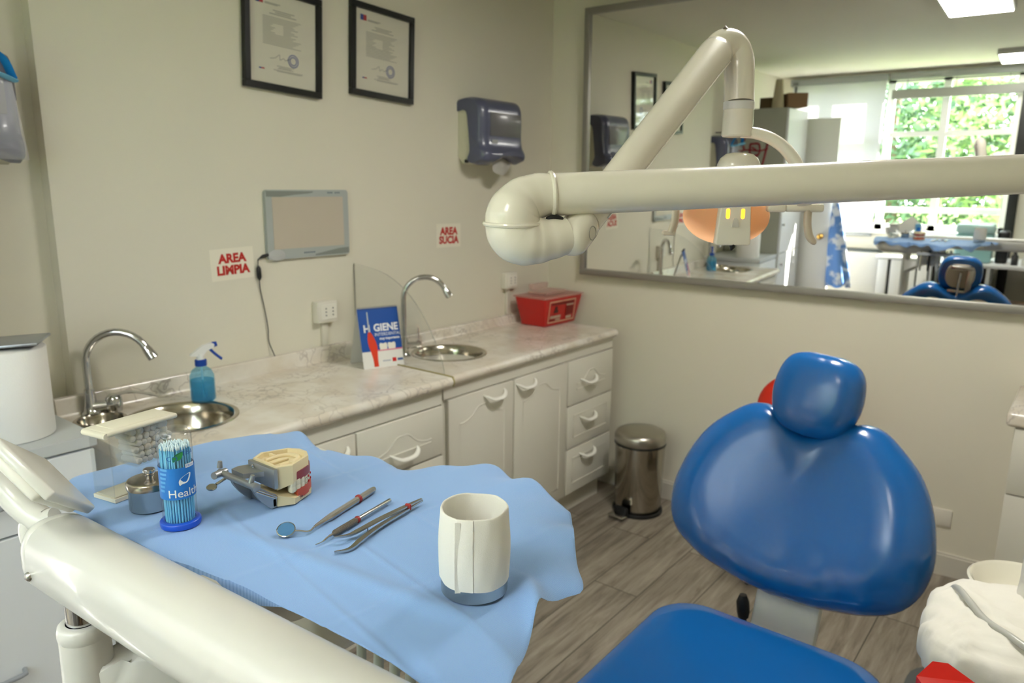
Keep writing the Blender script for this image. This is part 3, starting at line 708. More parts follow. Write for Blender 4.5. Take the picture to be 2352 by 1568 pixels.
# spray bottle
t = thing('spray_bottle', 'clear blue spray bottle with a white and blue trigger head, on the worktop', 'spray bottle', (.168, -2.085, LZ))
c = V((.168, -2.085, LZ + .001)); R = .0365
def tinted(name, c, tr, fac):
    m = bpy.data.materials.new(name); m.use_nodes = True; nt = m.node_tree; b = nt.nodes['Principled BSDF']; out = nt.nodes['Material Output']
    b.inputs['Base Color'].default_value = rgb(*c); b.inputs['Roughness'].default_value = .08; b.inputs['Coat Weight'].default_value = .3
    t_ = nt.nodes.new('ShaderNodeBsdfTransparent'); t_.inputs['Color'].default_value = rgb(*tr); mi = nt.nodes.new('ShaderNodeMixShader'); mi.inputs['Fac'].default_value = fac
    nt.links.new(t_.outputs['BSDF'], mi.inputs[1]); nt.links.new(b.outputs['BSDF'], mi.inputs[2]); nt.links.new(mi.outputs['Shader'], out.inputs['Surface']); return m
M_bottle = tinted('blue_bottle', (96, 180, 216), (214, 240, 250), .22)
bm = BM(); lathe(bm, [(0, .002), (R - .006, 0), (R, .006), (R, .062), (R - .001, .082), (R - .008, .098), (R - .02, .108), (.015, .114), (.0145, .122), (0, .122)], c, 36); obj('bottle', bm, M_bottle, t, 60)
bm = BM(); lathe(bm, [(0, .003), (R - .006, .002), (R - .0025, .008), (R - .0025, .068), (0, .068)], c, 36); obj('liquid', bm, tinted('blue_liquid', (70, 165, 205), (178, 226, 244), .35), t)
bm = BM(); lathe(bm, [(.0165, .112), (.0175, .113), (.0175, .13), (.015, .132), (0, .132)], c, 24); obj('collar', bm, mat('trigger_blue', (16, 66, 160), .35), t)
d = V((.35, .93, 0)).normalized(); bm = BM()
tube(bm, [c + V((0, 0, .13)), c + V((0, 0, .15))], [.0125, .0115], 14)
prism(bm, spline([(-.03, .146), (-.012, .16), (.012, .176), (.038, .18), (.04, .168), (.02, .158), (.008, .145), (-.008, .143)], 4, True), c - V((-d.y, d.x, 0)) * -.009, d, (0, 0, 1), 0, .018)
obj('trigger_head', bm, mat('trigger_white', (232, 232, 228), .35), t)
bm = BM(); cyl(bm, c + d * .037 + V((0, 0, .174)), c + d * .05 + V((0, 0, .176)), .009, .0075); tube(bm, spline([c + d * .028 + V((0, 0, .163)), c + d * .04 + V((0, 0, .148)), c + d * .058 + V((0, 0, .13)), c + d * .062 + V((0, 0, .127))], 5), .0065, 8, flat=.7)
obj('trigger', bm, mat('trigger_blue', (16, 66, 160), .35), t)
bm = BM(); tube(bm, [c + V((0, 0, .12)), c + V((.006, 0, .012))], .0025, 8); obj('dip_tube', bm, mat('dip_tube', (210, 225, 230), .4), t)

# sharps container
t = thing('sharps_container', 'red sharps container with a frosted lid and printed label, at the end of the worktop', 'sharps container', (.15, -.2, RZ))
M_sharp = mat('sharps_red', (186, 18, 14), .3, coat=.25)
zb, zt = RZ + .001, 1.012
b0 = [(.075, -.335), (.222, -.335), (.232, -.085), (.085, -.085)]; t0 = [(.055, -.365), (.245, -.368), (.255, -.052), (.065, -.052)]
bm = BM(); a = [bm.verts.new((x, y, zb)) for x, y in b0]; b = [bm.verts.new((x, y, zt)) for x, y in t0]
bm.faces.new(list(reversed(a))); bm.faces.new(b)
for i in range(4): bm.faces.new((a[i], a[(i + 1) % 4], b[(i + 1) % 4], b[i]))
bmesh.ops.bevel(bm, geom=list(bm.edges), offset=.007, segments=3, profile=.5, affect='EDGES')
obj('tub', bm, M_sharp, t)
bm = BM()
prism(bm, [(.05, -.371), (.25, -.374), (.26, -.047), (.06, -.047)], (0, 0, 0), (1, 0, 0), (0, 1, 0), zt - .004, zt + .004)
box(bm, .085, .2, -.30, -.12, zt + .004, zt + .022, .006); box(bm, .07, .1, -.27, -.14, zt + .02, zt + .05, .004)
obj('lid', bm, mat('frosted_lid', (222, 186, 174), .35, alpha=.4), t)
A3 = V((.2275, -.325, zb + .018)); ux3 = V((.0095, .225, 0)).normalized(); uy3 = V((.02, 0, .147)).normalized(); n3 = ux3.cross(uy3)
F3 = lambda u, v, d=.0022: A3 + ux3 * u + uy3 * v + n3 * d
def quad(bm, F, u0, u1, v0, v1): bm.faces.new([bm.verts.new(F(u, v)) for u, v in ((u0, v0), (u1, v0), (u1, v1), (u0, v1))])
bm = BM()
for q in ((0, .215, 0, .006), (0, .215, .104, .11), (0, .006, .006, .104), (.209, .215, .006, .104)): quad(bm, F3, *q)
obj('label_border', bm, mat('sharps_border', (216, 170, 140), .5), t, 0)
bm = BM(); quad(bm, F3, .015, .2, .088, .1); quad(bm, F3, .14, .2, .03, .075); quad(bm, F3, .012, .06, .01, .018); obj('label_dark', bm, mat('sharps_dark', (120, 22, 16), .5), t, 0)
bm = BM(); quad(bm, F3, .14, .2, .078, .086); quad(bm, F3, .015, .1, .022, .036); quad(bm, F3, .06, .1, .01, .018); quad(bm, F3, .145, .19, .01, .024); obj('label_light', bm, mat('sharps_light', (190, 160, 140), .5), t, 0)
bm = BM()
for (cu, cv, r) in ((.058, .072, .011), (.05, .056, .009), (.067, .056, .009)):
    bm.faces.new([bm.verts.new(F3(cu + r * math.cos(2 * PI * k / 14), cv + r * math.sin(2 * PI * k / 14))) for k in range(14)])
obj('hazard_mark', bm, mat('sharps_mark', (70, 30, 24), .5), t, 0)

# pedal bin
t = thing('pedal_bin', 'round stainless steel pedal bin in the corner between cabinet and wall', 'bin', (.705, -.2, 0))
c = V((.699, -.195, 0)); R = .119
bm = BM(); lathe(bm, [(0, .012), (R - .012, .012), (R - .008, .018), (R, .33), (R, .345), (R - .004, .348), (0, .348)], c, 56); obj('bucket', bm, mat('bin_steel', (165, 158, 145), .16, 1.0), t, 50)
bm = BM(); lathe(bm, [(R - .008, 0), (R + .002, .001), (R + .002, .014), (R - .006, .018)], c, 48); lathe(bm, [(R + .001, .343), (R + .0045, .344), (R + .0045, .352), (R, .353)], c, 48); obj('rubber_rings', bm, M_black, t)
bm = BM(); lathe(bm, [(R + .001, .352), (R + .004, .356), (R + .004, .388), (R - .004, .402), (R - .016, .408), (R * .5, .412), (0, .413)], c, 56); obj('lid', bm, mat('lid_steel', (176, 172, 162), .3, 1.0, bump=(60, .05)), t, 50)
pd = V((-.12, -.99, 0)).normalized(); sd = V((pd.y, -pd.x, 0))
bm = BM(); prism(bm, [(-.035, 0), (.035, 0), (.03, .012), (.015, .065), (-.015, .065), (-.03, .012)], c + pd * (R - .004) + V((0, 0, .004)), sd, (0, 0, 1), -.0, .05) if False else obox(bm, c + pd * (R + .012) + V((0, 0, .03)), sd, pd, (0, 0, 1), .07, .03, .05, .01); ped = obj('pedal_housing', bm, M_black, t)
bm = BM(); obox(bm, c + pd * (R + .04) + V((0, 0, .018)), sd, pd, (0, 0, 1), .085, .045, .012, .005); obj('pedal', bm, M_steel, t)
# ================================================================== delivery unit: arm, column, tray head, control panel, hoses
TZ = 1.12
M_unit = mat('unit_white', (212, 210, 202), 0.28, coat=0.3)
t = thing('dental_delivery_unit', 'white dental delivery unit with a thick arm and control panel, carrying the blue draped tray', 'dental unit', (1.38, -2.922, 0))
# thick arm along x (two rounded edges along its length)
ol = [(-.043, 0), (-.042, .018), (-.034, .035), (-.018, .044), (.004, .045), (.024, .039), (.038, .024), (.0425, .006), (.042, -.016), (.035, -.034), (.02, -.043), (0, -.045), (-.02, -.043), (-.036, -.033), (-.0425, -.016)]
ol = spline(ol, 3, True)
AZ = 1.092; AY = -2.921
AO = V((1.337, -2.916, 1.096)); AD = V((.998, .063, 0)).normalized(); AN = V((-.063, .998, 0)).normalized()
bm = BM(); rows = []
for x, k_ in ((-.030, .0), (-.0295, .6), (-.026, .86), (-.020, .965), (-.012, 1.0), (-.0065, 1.0), (-.0055, .985), (-.0045, 1.0), (.2, 1), (.7, 1), (1.2, 1)):
    p = AO + AD * x
    if k_ == 0: rows.append([bm.verts.new(p)]); continue
    rows.append([bm.verts.new(p + AN * (a * k_) + V((0, 0, b * k_))) for a, b in ol])
k = len(ol)
for a, b in zip(rows[:-1], rows[1:]):
    for i in range(k):
        j = (i + 1) % k
        if len(a) == 1: bm.faces.new((a[0], b[i], b[j]))
        else: bm.faces.new((a[i], b[i], b[j], a[j]))
bm.faces.new(rows[-1])
obj('arm', bm, M_unit, t, 50)
bm = BM(); lathe(bm, [(0, .006), (.004, .005), (.0062, .002), (.0065, 0)], AO + AD * .0 - AN * .0418 - V((0, 0, .0135)), 16, (1, 0, 0), (0, .3, .95), (0, -.95, .3)); obj('screw', bm, M_steel, t)
# chrome pin and the white column under the arm's end
PC = V((1.360, -2.914, 0))
bm = BM(); lathe(bm, [(.0185, .95), (.0185, 1.06), (0, 1.06)], PC, 28); obj('pivot_pin', bm, M_chrome, t)
bm = BM()
lathe(bm, [(.0195, 1.010), (.0245, 1.010), (.0285, 1.007), (.0300, 1.000), (.0300, .994), (.0290, .990)], PC, 40)
lathe(bm, [(.0290, .990), (.0295, .95), (.031, .80), (.031, .5), (.031, .10), (.20, .06), (.22, .03), (.22, 0), (0, 0)], PC, 40)
obj('column', bm, M_unit, t, 50)
# bracket from the column to the tray head
bm = BM(); bd_ = V((.55, .80, 0)).normalized(); prism(bm, [(.0, .955), (.045, .952), (.055, .955), (.075, .963), (.30, .985), (.30, .955), (.13, .92), (.0, .85)], PC, bd_, (0, 0, 1), -.024, .024)
bmesh.ops.bevel(bm, geom=list(bm.edges), offset=.010, segments=3, profile=.5, affect='EDGES'); box(bm, 1.46, 1.60, -2.74, -2.62, .95, 1.03, .015); obj('bracket', bm, M_unit, t, 60)
# tray head under the drape
bm = BM()
plan = rrect(.46, .345, .09, 6, 1.415, -2.685)
prof = [(.0, .02), (.78, .02), (.9, .03), (.965, .055), (1, .085), (1, .092), (.985, .098), (.96, .099), (0, .099)]
rows = []
pillow(bm, plan, (0, 0, 1.018), (1, 0, 0), (0, 1, 0), [(s, d) for s, d in reversed(prof)])
obj('tray_head', bm, mat('unit_grey_white', (212, 210, 200), .35, coat=.2), t, 50)
bm = BM(); prism(bm, rrect(.27, .22, .06, 5, 1.725, -2.66), (0, 0, 0), (1, 0, 0), (0, 1, 0), 1.098, 1.117); prism(bm, rrect(.38, .26, .06, 5, 1.40, -2.67), (0, 0, 0), (1, 0, 0), (0, 1, 0), 1.112, 1.117); obj('tray_plate', bm, M_steel, t, 50)
# instrument hoses hanging from the head
M_hose = mat('hose_grey', (176, 182, 172), .45)
for k, x in enumerate((1.535, 1.585, 1.63, 1.672)):
    bm = BM(); y = -2.60 - .012 * k
    tube(bm, spline([(x - .01, y + .01, 1.06), (x, y, 1.02), (x + .004, y - .02, .93), (x + .008, y - .03, .7), (x + .004, y - .04, .45), (x - .02, y - .08, .3), (x - .05, y - .16, .34), (1.44, -2.86, .42)], 6), .0072, 10)
    obj('instrument_hose', bm, M_hose, t, 60)
bm = BM(); obox(bm, (1.60, -2.50, 1.045), (1, 0, 0), (0, 1, 0), (0, 0, 1), .26, .05, .02, .008); obj('instrument_holder', bm, M_lgrey, t)
for k, x in enumerate((1.50, 1.55, 1.60, 1.65)):
    bm = BM(); tube(bm, [(x, -2.49, 1.07), (x, -2.488, 1.02), (x, -2.485, .97), (x, -2.482, .93)], [.007, .010, .009, .006], 12); obj('handpiece', bm, [M_steel, M_black, M_lgrey, M_steel][k], t)
# control panel slab and its loop handle
PB, PC2, PA = V((1.259, -2.899, 1.196)), V((1.325, -2.870, 1.136)), V((1.356, -2.973, 1.266))
lx = (PC2 - PB).normalized(); pn_ = (PC2 - PB).cross(PA - PB).normalized(); wy = pn_.cross(lx)
if wy.dot(PA - PB) < 0: wy = -wy
if pn_.z > 0: pn_ = -pn_
LL = (PC2 - PB).length; WW = .15
cc = PB + lx * (LL / 2) + wy * (WW / 2)
bm = BM(); obox(bm, cc + pn_ * .0065, lx, wy, pn_, LL, WW, .013, .0035, 3); pnl = obj('control_panel', bm, M_unit, t, 50)
bm = BM(); obox(bm, cc + pn_ * .0165 - lx * .003 + wy * .008, lx, wy, pn_, LL - .012, WW - .02, .014, .0065, 4); obj('panel_back', bm, mat('panel_back_white', (224, 221, 211), .35, coat=.2), pnl, 60)
bm = BM(); lathe(bm, [(0, .0006), (.003, .0004), (.004, 0)], PB + lx * .048 + pn_ * .018 - wy * .0015, 14, lx, pn_, -wy); obj('panel_screw', bm, M_lgrey, pnl)
bm = BM()
hp_ = [(1.205, -2.935, 1.185), (1.212, -2.935, 1.158), (1.238, -2.925, 1.132), (1.272, -2.915, 1.118), (1.285, -2.905, 1.122)]
tube(bm, spline(hp_, 8), [.014 + .004 * math.sin(PI * k / 32) for k in range(33)], 14)
tube(bm, spline([(1.262, -2.918, 1.122), (1.256, -2.925, 1.108), (1.266, -2.925, 1.088), (1.30, -2.918, 1.078)], 8), .014, 14)
obj('panel_handle', bm, M_unit, t, 60)

# ------------------------------------------------------------------ blue drape on the tray
OUT = [(1.165, -2.841), (1.157, -2.805), (1.161, -2.738), (1.167, -2.663), (1.18, -2.568), (1.202, -2.513), (1.247, -2.5), (1.347, -2.513), (1.426, -2.498), (1.499, -2.473), (1.532, -2.458), (1.559, -2.427), (1.596, -2.387), (1.651, -2.402), (1.723, -2.423), (1.769, -2.447), (1.786, -2.458), (1.836, -2.527), (1.869, -2.57), (1.900, -2.606), (1.893, -2.627), (1.887, -2.655), (1.892, -2.680), (1.908, -2.716), (1.938, -2.787), (1.946, -2.807), (1.923, -2.832), (1.88, -2.832), (1.819, -2.836), (1.757, -2.838), (1.68, -2.843), (1.621, -2.847), (1.541, -2.857), (1.494, -2.866), (1.399, -2.873), (1.319, -2.878), (1.234, -2.880)]
def cloth_material():
    m = bpy.data.materials.new('blue_nonwoven'); m.use_nodes = True; nt = m.node_tree; b = nt.nodes['Principled BSDF']
    b.inputs['Roughness'].default_value = .72; b.inputs['Sheen Weight'].default_value = .25; b.inputs['Specular IOR Level'].default_value = .3
    co = nt.nodes.new('ShaderNodeTexCoord')
    mp = nt.nodes.new('ShaderNodeMapping'); mp.inputs['Rotation'].default_value = (0, 0, .5); mp.inputs['Scale'].default_value = (1 / .00145,) * 3
    nt.links.new(co.outputs['Object'], mp.inputs['Vector'])
    sp = nt.nodes.new('ShaderNodeSeparateXYZ'); nt.links.new(mp.outputs['Vector'], sp.inputs[0])
    def sn(sock, k=2 * PI):
        a = nt.nodes.new('ShaderNodeMath'); a.operation = 'MULTIPLY'; a.inputs[1].default_value = k; nt.links.new(sock, a.inputs[0])
        s = nt.nodes.new('ShaderNodeMath'); s.operation = 'SINE'; nt.links.new(a.outputs[0], s.inputs[0]); return s.outputs[0]
    ml = nt.nodes.new('ShaderNodeMath'); ml.operation = 'MULTIPLY'; nt.links.new(sn(sp.outputs['X']), ml.inputs[0]); nt.links.new(sn(sp.outputs['Y']), ml.inputs[1])
    cr = nt.nodes.new('ShaderNodeValToRGB'); cr.color_ramp.elements[0].position = .25; cr.color_ramp.elements[1].position = .75
    cr.color_ramp.elements[0].color = rgb(142, 178, 226); cr.color_ramp.elements[1].color = rgb(92, 138, 204)
    nt.links.new(ml.outputs[0], cr.inputs['Fac'])
    n = nt.nodes.new('ShaderNodeTexNoise'); n.inputs['Scale'].default_value = 900; n.inputs['Detail'].default_value = 2; nt.links.new(co.outputs['Object'], n.inputs['Vector'])
    mx = nt.nodes.new('ShaderNodeMix'); mx.data_type = 'RGBA'; mx.blend_type = 'OVERLAY'; mx.inputs['Factor'].default_value = .12
    nt.links.new(cr.outputs['Color'], mx.inputs['A']); nt.links.new(n.outputs['Color'], mx.inputs['B']); nt.links.new(mx.outputs['Result'], b.inputs['Base Color'])
    bp = nt.nodes.new('ShaderNodeBump'); bp.inputs['Strength'].default_value = .25; bp.inputs['Distance'].default_value = .0004
    nt.links.new(ml.outputs[0], bp.inputs['Height']); nt.links.new(bp.outputs['Normal'], b.inputs['Normal'])
    return m
def resample(P, n):
    P = P + [P[0]]; L = [0]
    for a, b in zip(P[:-1], P[1:]): L.append(L[-1] + math.hypot(b[0] - a[0], b[1] - a[1]))
    out = []
    for k in range(n):
        s = L[-1] * k / n; i = max(j for j in range(len(L) - 1) if L[j] <= s + 1e-12); f = (s - L[i]) / max(1e-9, L[i + 1] - L[i])
        out.append((P[i][0] + (P[i + 1][0] - P[i][0]) * f, P[i][1] + (P[i + 1][1] - P[i][1]) * f))
    return out
R_ = resample(spline(OUT, 6, True), 300)
CX, CY = 1.56, -2.66
def creases(x, y):
    z = 0.0
    for (px_, py_, ang) in ((1.62, -2.70, -.18), (1.62, -2.70, 1.42), (1.44, -2.66, 1.42), (1.30, -2.66, 1.42), (1.78, -2.66, 1.42), (1.5, -2.58, -.18), (1.62, -2.79, -.18)):
        d = -(x - px_) * math.sin(ang) + (y - py_) * math.cos(ang)
        z += .0011 * math.exp(-(d / .0035) ** 2) - .0004 * math.exp(-((d - .008) / .005) ** 2)
    z += .0008 * math.sin(9 * x + 5 * y) * math.sin(8 * y - 4 * x)
    return z
def drape_z(x, y, s, i, n):
    th = 2 * PI * i / n
    e = max(0.0, (s - .70) / .30)
    z = TZ + creases(x, y) + .0012
    back = max(0.0, min(1.0, (y + 2.60) / .12)); right = max(0.0, min(1.0, (x - 1.84) / .08))
    z += e ** 2 * (.0055 * math.sin(13 * th) * (.12 + back) + .004 * math.sin(23 * th + 1) * (.15 + .85 * max(back, right)))
    z -= e ** 3 * (.006 * back + .012 * right)
    # curled fold at the right edge and a shallow fold along the front of the cup
    d = ((x - 1.885) * .6 + (y + 2.672) * .8); q = -(x - 1.885) * .8 + (y + 2.672) * .6
    z += .014 * math.exp(-(d / .012) ** 2) * math.exp(-(max(0, abs(q) - .01) / .05) ** 2) * min(1, max(0, (x - 1.80) / .07))
    d2 = (y + 2.765) - .12 * (x - 1.65)
    z += .0045 * math.exp(-(d2 / .014) ** 2) * max(0, min(1, (x - 1.45) / .1)) * max(0, min(1, (1.88 - x) / .06))
    return z
bm = BM(); NR = 64; n = len(R_); rings = []
for j in range(1, NR + 1):
    s = (j / NR) ** .8
    rings.append([bm.verts.new((CX + (x - CX) * s, CY + (y - CY) * s, drape_z(CX + (x - CX) * s, CY + (y - CY) * s, s, i, n))) for i, (x, y) in enumerate(R_)])
cv = bm.verts.new((CX, CY, TZ + .0012))
for i in range(n): bm.faces.new((cv, rings[0][i], rings[0][(i + 1) % n]))
for a, b in zip(rings[:-1], rings[1:]):
    for i in range(n): bm.faces.new((a[i], b[i], b[(i + 1) % n], a[(i + 1) % n]))
# the hanging border at the back and left
sk = []
for i, (x, y) in enumerate(R_):
    v = rings[-1][i]; th = 2 * PI * i / n
    back = max(0.0, min(1.0, (y + 2.62) / .12)) if x < 1.80 else max(0.0, min(1.0, (y + 2.60) / .15))
    h = back * (.022 + .012 * math.sin(9 * th + .6) + .006 * math.sin(21 * th))
    if y < -2.8: h += .034 * max(0.0, 1 - abs(x - 1.585) / .10)
    d = V((x - CX, y - CY, 0)).normalized()
    sk.append(bm.verts.new(v.co + d * (.003 * back + .0002) - V((0, 0, max(.0004, h)))))
for i in range(n): bm.faces.new((rings[-1][i], sk[i], sk[(i + 1) % n], rings[-1][(i + 1) % n]))
bmesh.ops.recalc_face_normals(bm, faces=bm.faces)
bmesh.ops.solidify(bm, geom=list(bm.faces), thickness=.0006)
dr = obj('tray_drape', bm, cloth_material(), None, 80)
tag(dr, 'blue disposable drape spread over the instrument tray', 'drape'); dr.location = (1.55, -2.65, TZ)
for v in dr.data.vertices: v.co -= V((1.55, -2.65, TZ))
SZ = TZ + .0025                     # surface things stand on

# ------------------------------------------------------------------ cotton roll dispenser
o_ = V((1.2575, -2.8445, SZ)); 
a_ = V((.039, .008, 0)).normalized(); b_ = V((-.014, .095, 0)).normalized()
t = thing('cotton_roll_box', 'clear cotton roll dispenser with a cream lid, at the back of the tray', 'dispenser box', o_ + a_ * .02 + b_ * .045)
bw, bd, bh = .043, .098, .094
O = lambda u, v, w: o_ + a_ * u + b_ * v + V((0, 0, w))
def hexa(bm, pts):
    vs = [bm.verts.new(p) for p in pts]
    for q in ((3, 2, 1, 0), (4, 5, 6, 7), (0, 1, 5, 4), (1, 2, 6, 5), (2, 3, 7, 6), (3, 0, 4, 7)): bm.faces.new([vs[i] for i in q])
def obx(bm, u0, u1, v0, v1, w0, w1): hexa(bm, [O(u, v, w) for w in (w0, w1) for u, v in ((u0, v0), (u1, v0), (u1, v1), (u0, v1))])
M_clear = clear_mat('clear_styrene', (.985, .988, .985), base=.05, rough=.08, edge=.75)
bm = BM(); w = .0018
obx(bm, 0, w, 0, bd, .006, bh); obx(bm, bw - w, bw, 0, bd, .006, bh); obx(bm, w, bw - w, 0, w, .006, bh); obx(bm, w, bw - w, bd - w, bd, .006, bh)
obj('clear_body', bm, M_clear, t, 0)
bm = BM(); obx(bm, w, bw - w, w, bd - w, .0, .007); obx(bm, -.001, bw + .001, -.001, bd + .001, 0, .0055); obj('base', bm, M_cream, t, 0)
bm = BM(); hexa(bm, [O(w, .022, bh * .98), O(bw - w, .022, bh * .98), O(bw - w, .036, .04), O(w, .036, .04), O(w, .0235, bh * .98), O(bw - w, .0235, bh * .98), O(bw - w, .0375, .04), O(w, .0375, .04)])
obx(bm, w, bw - w, .036, bd - w, .0385, .04); obj('chute', bm, M_clear, t, 0)
bm = BM(); obox(bm, O(bw / 2, bd / 2, bh + .003), a_, b_, (0, 0, 1), bw + .007, bd + .008, .0075, .003); obox(bm, O(bw / 2, bd / 2 + .004, bh + .0065), a_, b_, (0, 0, 1), bw - .006, bd - .012, .002, .0008)
tube(bm, [O(-.002, -.004, bh + .0015), O(bw + .002, -.004, bh + .0015)], .0045, 10)
lid = obj('lid', bm, M_cream, t, 50)
M_cotton = mat('cotton', (236, 232, 222), .95, sheen=.3, bump=(420, .5))
bm = BM(); tube(bm, [(-.0175, 0, 0), (-.0165, 0, 0), (.0165, 0, 0), (.0175, 0, 0)], [.0036, .0048, .0048, .0036], 12); roll0 = obj('cotton_roll', bm, M_cotton, None, 50)
k = 0
for row in range(6):
    for col in range(7):
        vv = .0435 - .0018 * row + col * .0098 + (.0049 if row % 2 else 0); ww = .0448 + row * .0086
        if vv > bd - .006: continue
        
        r = roll0 if k == 0 else roll0.copy()
        if k: COL.objects.link(r)
        r.location = O(bw / 2 + random.uniform(-.0012, .0012), vv, ww)
        r.rotation_euler = (random.uniform(0, 6), 0, math.atan2(a_.y, a_.x) + random.uniform(-.22, .12))
        tag(r, 'white cotton roll stacked inside the clear dispenser box', 'cotton roll', 'cotton rolls in the dispenser'); k += 1

# ------------------------------------------------------------------ steel jar with lid
c = V((1.347, -2.811, SZ)); R = .0272
t = thing('steel_jar', 'small steel jar with a knobbed lid between the clear box and the blue applicator tube', 'jar', c)
bm = BM(); lathe(bm, [(0, .001), (R - .003, 0), (R - .001, .002), (R - .001, .03), (R, .031), (R, .033), (0, .033)], c, 48); obj('pot', bm, M_dsteel, t, 50)
bm = BM(); lathe(bm, [(R + .0006, .030), (R + .001, .037), (R - .0005, .0395), (R - .003, .0402), (.012, .041), (0, .041)], c, 48); ld = obj('lid', bm, mat('jar_lid', (176, 168, 156), .24, 1.0), t, 50)
bm = BM(); lathe(bm, [(.0045, .04), (.0048, .044), (.0058, .0445), (.0058, .0455), (.0048, .046), (.0072, .0475), (.0078, .049), (.0078, .0525), (.007, .0538), (0, .054)], c + V((.001, .001, 0)), 32); obj('knob', bm, M_chrome, ld, 50)

# ------------------------------------------------------------------ micro applicator tube
c = V((1.4245, -2.811, SZ)); R = .0205
t = thing('applicator_tube', 'clear tube of light blue micro applicators with a blue base and a blue label', 'applicator tube', c)
bm = BM(); lathe(bm, [(0, 0), (R + .0035, 0), (R + .004, .002), (R + .004, .006), (R + .003, .0075), (R + .0005, .008), (R - .002, .008), (R - .002, .003), (0, .003)], c, 48); obj('base', bm, mat('base_blue', (24, 82, 205), .3, coat=.3), t, 50)
bm = BM(); lathe(bm, [(R, .0075), (R, .118), (R - .0015, .1215), (R - .004, .123), (R - .0042, .1265), (0, .1268)], c, 48); obj('clear_shell', bm, M_clear, t, 60)
# printed label: a band round the shell facing the camera
vdir = math.atan2(-3.24 + 2.811, 2.293 - 1.4245)
def LB(a, z, d=.0005): return c + V(((R + d) * math.cos(vdir + a), (R + d) * math.sin(vdir + a), z))
def band(bm, a0, a1, z0, z1, d=.0005, n=18):
    rows = [[bm.verts.new(LB(a0 + (a1 - a0) * k / n, z, d)) for z in (z0, z1)] for k in range(n + 1)]
    for p, q in zip(rows[:-1], rows[1:]): bm.faces.new((p[0], q[0], q[1], p[1]))
bm = BM(); band(bm, -2.2, 2.2, .040, .081, n=40); lab = obj('label', bm, mat('label_blue', (36, 120, 205), .35), t, 0)
bm = BM()
for k in range(6): band(bm, -1.15 + .02 * k, -.8 + .05 * k, .05 + .0055 * k, .053 + .0055 * k, .0007, 6)
obj('label_sweep', bm, mat('label_lightblue', (90, 165, 225), .35), lab, 0)
bm = BM(); text(bm, 'Healthy', .0145, lambda u, v: LB(.52 + u / R, .0475 + v, .0009), bold=.0001)
def leaf(bm, a, z, s, d):
    lf = spline([(-.5, -.55), (-.55, -.1), (-.2, .3), (.55, .55), (.5, .05), (.2, -.35), (-.3, -.45)], 4, True)
    bm.faces.new([bm.verts.new(LB(a + u * s / R, z + v * s, d)) for u, v in lf])
leaf(bm, .42, .0655, .013, .0009); 
band(bm, .50, 1.15, .0795, .0845, .0009, 8)
obj('label_lettering', bm, mat('label_print_white', (240, 240, 240), .4), lab, 0)
bm = BM(); lp = [(-.16, -.28), (-.02, -.05), (-.14, -.02), (.12, .24), (.03, .03), (.14, .0)]
bm.faces.new([bm.verts.new(LB(.42 + u * .013 / R, .0655 + v * .013, .0011)) for u, v in lp]); text(bm, 'Micro', .0042, lambda u, v: LB(.80 + u / R, .082 + v, .0011)); obj('label_mark', bm, mat('label_blue', (36, 120, 205), .35), lab, 0)
bm = BM(); leaf(bm, .12, .0955, .011, .0006); obj('green_leaf', bm, mat('leaf_green', (40, 140, 70), .4), t, 0)
bm = BM(); text(bm, 'CO', .0085, lambda u, v: LB(-.20 + u / R, .0935 + v, .0006)); text(bm, 'TISA', .0085, lambda u, v: LB(.72 + u / R, .0985 + v, .0006)); obj('brand_lettering', bm, mat('label_darkblue', (40, 95, 170), .4), t, 0)
# applicators standing in the tube
M_stick = mat('stick_blue', (120, 200, 240), .35); M_tip = mat('tip_white', (222, 240, 246), .7)
bm = BM(); lathe(bm, [(0, 0), (.0009, 0), (.0012, .02), (.0012, .094), (.0006, .1), (0, .1)], (0, 0, 0), 8); st0 = obj('micro_applicator', bm, M_stick, None, 60)
bm = BM(); lathe(bm, [(0, .098), (.0009, .099), (.0011, .101), (.0009, .103), (0, .104)], (0, 0, 0), 8); tip0 = obj('tip', bm, M_tip, st0, 60)
k = 0
for ring, cnt in ((.0164, 30), (.0135, 24), (.0105, 18), (.0072, 12), (.0036, 6)):
    for j in range(cnt):
        a = 2 * PI * j / cnt + ring * 300
        if k == 0: s, tp = st0, tip0
        else:
            s = st0.copy(); COL.objects.link(s); tp = tip0.copy(); COL.objects.link(tp); tp.parent = s
        s.location = c + V((ring * math.cos(a), ring * math.sin(a), .0035)); s.rotation_euler = (random.uniform(-.012, .012), random.uniform(-.012, .012), 0)
        tag(s, 'light blue micro applicator standing in the clear tube', 'applicator', 'micro applicators in the tube'); k += 1

# ------------------------------------------------------------------ typodont
M_ivory = mat('ivory_resin', (222, 206, 166), .42, coat=.1, sss=.0); M_alu = mat('cast_aluminium', (168, 170, 172), .38, .85); M_gum1 = mat('gum_dark', (142, 58, 62), .4); M_gum2 = mat('gum_pink', (192, 84, 62), .45); M_tooth = mat('tooth_ivory', (230, 222, 196), .25, coat=.3)
cx, cy = 1.452, 0
t = thing('dental_model', 'ivory teeth model with red gums, braces and a grey metal hinge', 'dental model', (1.45, -2.69, SZ))
hept = [(-.027, -2.705), (.027, -2.705), (.0375, -2.686), (.0235, -2.650), (.008, -2.641), (-.008, -2.641), (-.0235, -2.650), (-.0375, -2.686)]
def hp(s, dy=0.0): return [(cx + u * s, -2.675 + (v + 2.675) * s + dy) for u, v in hept]
zt = 1.1795
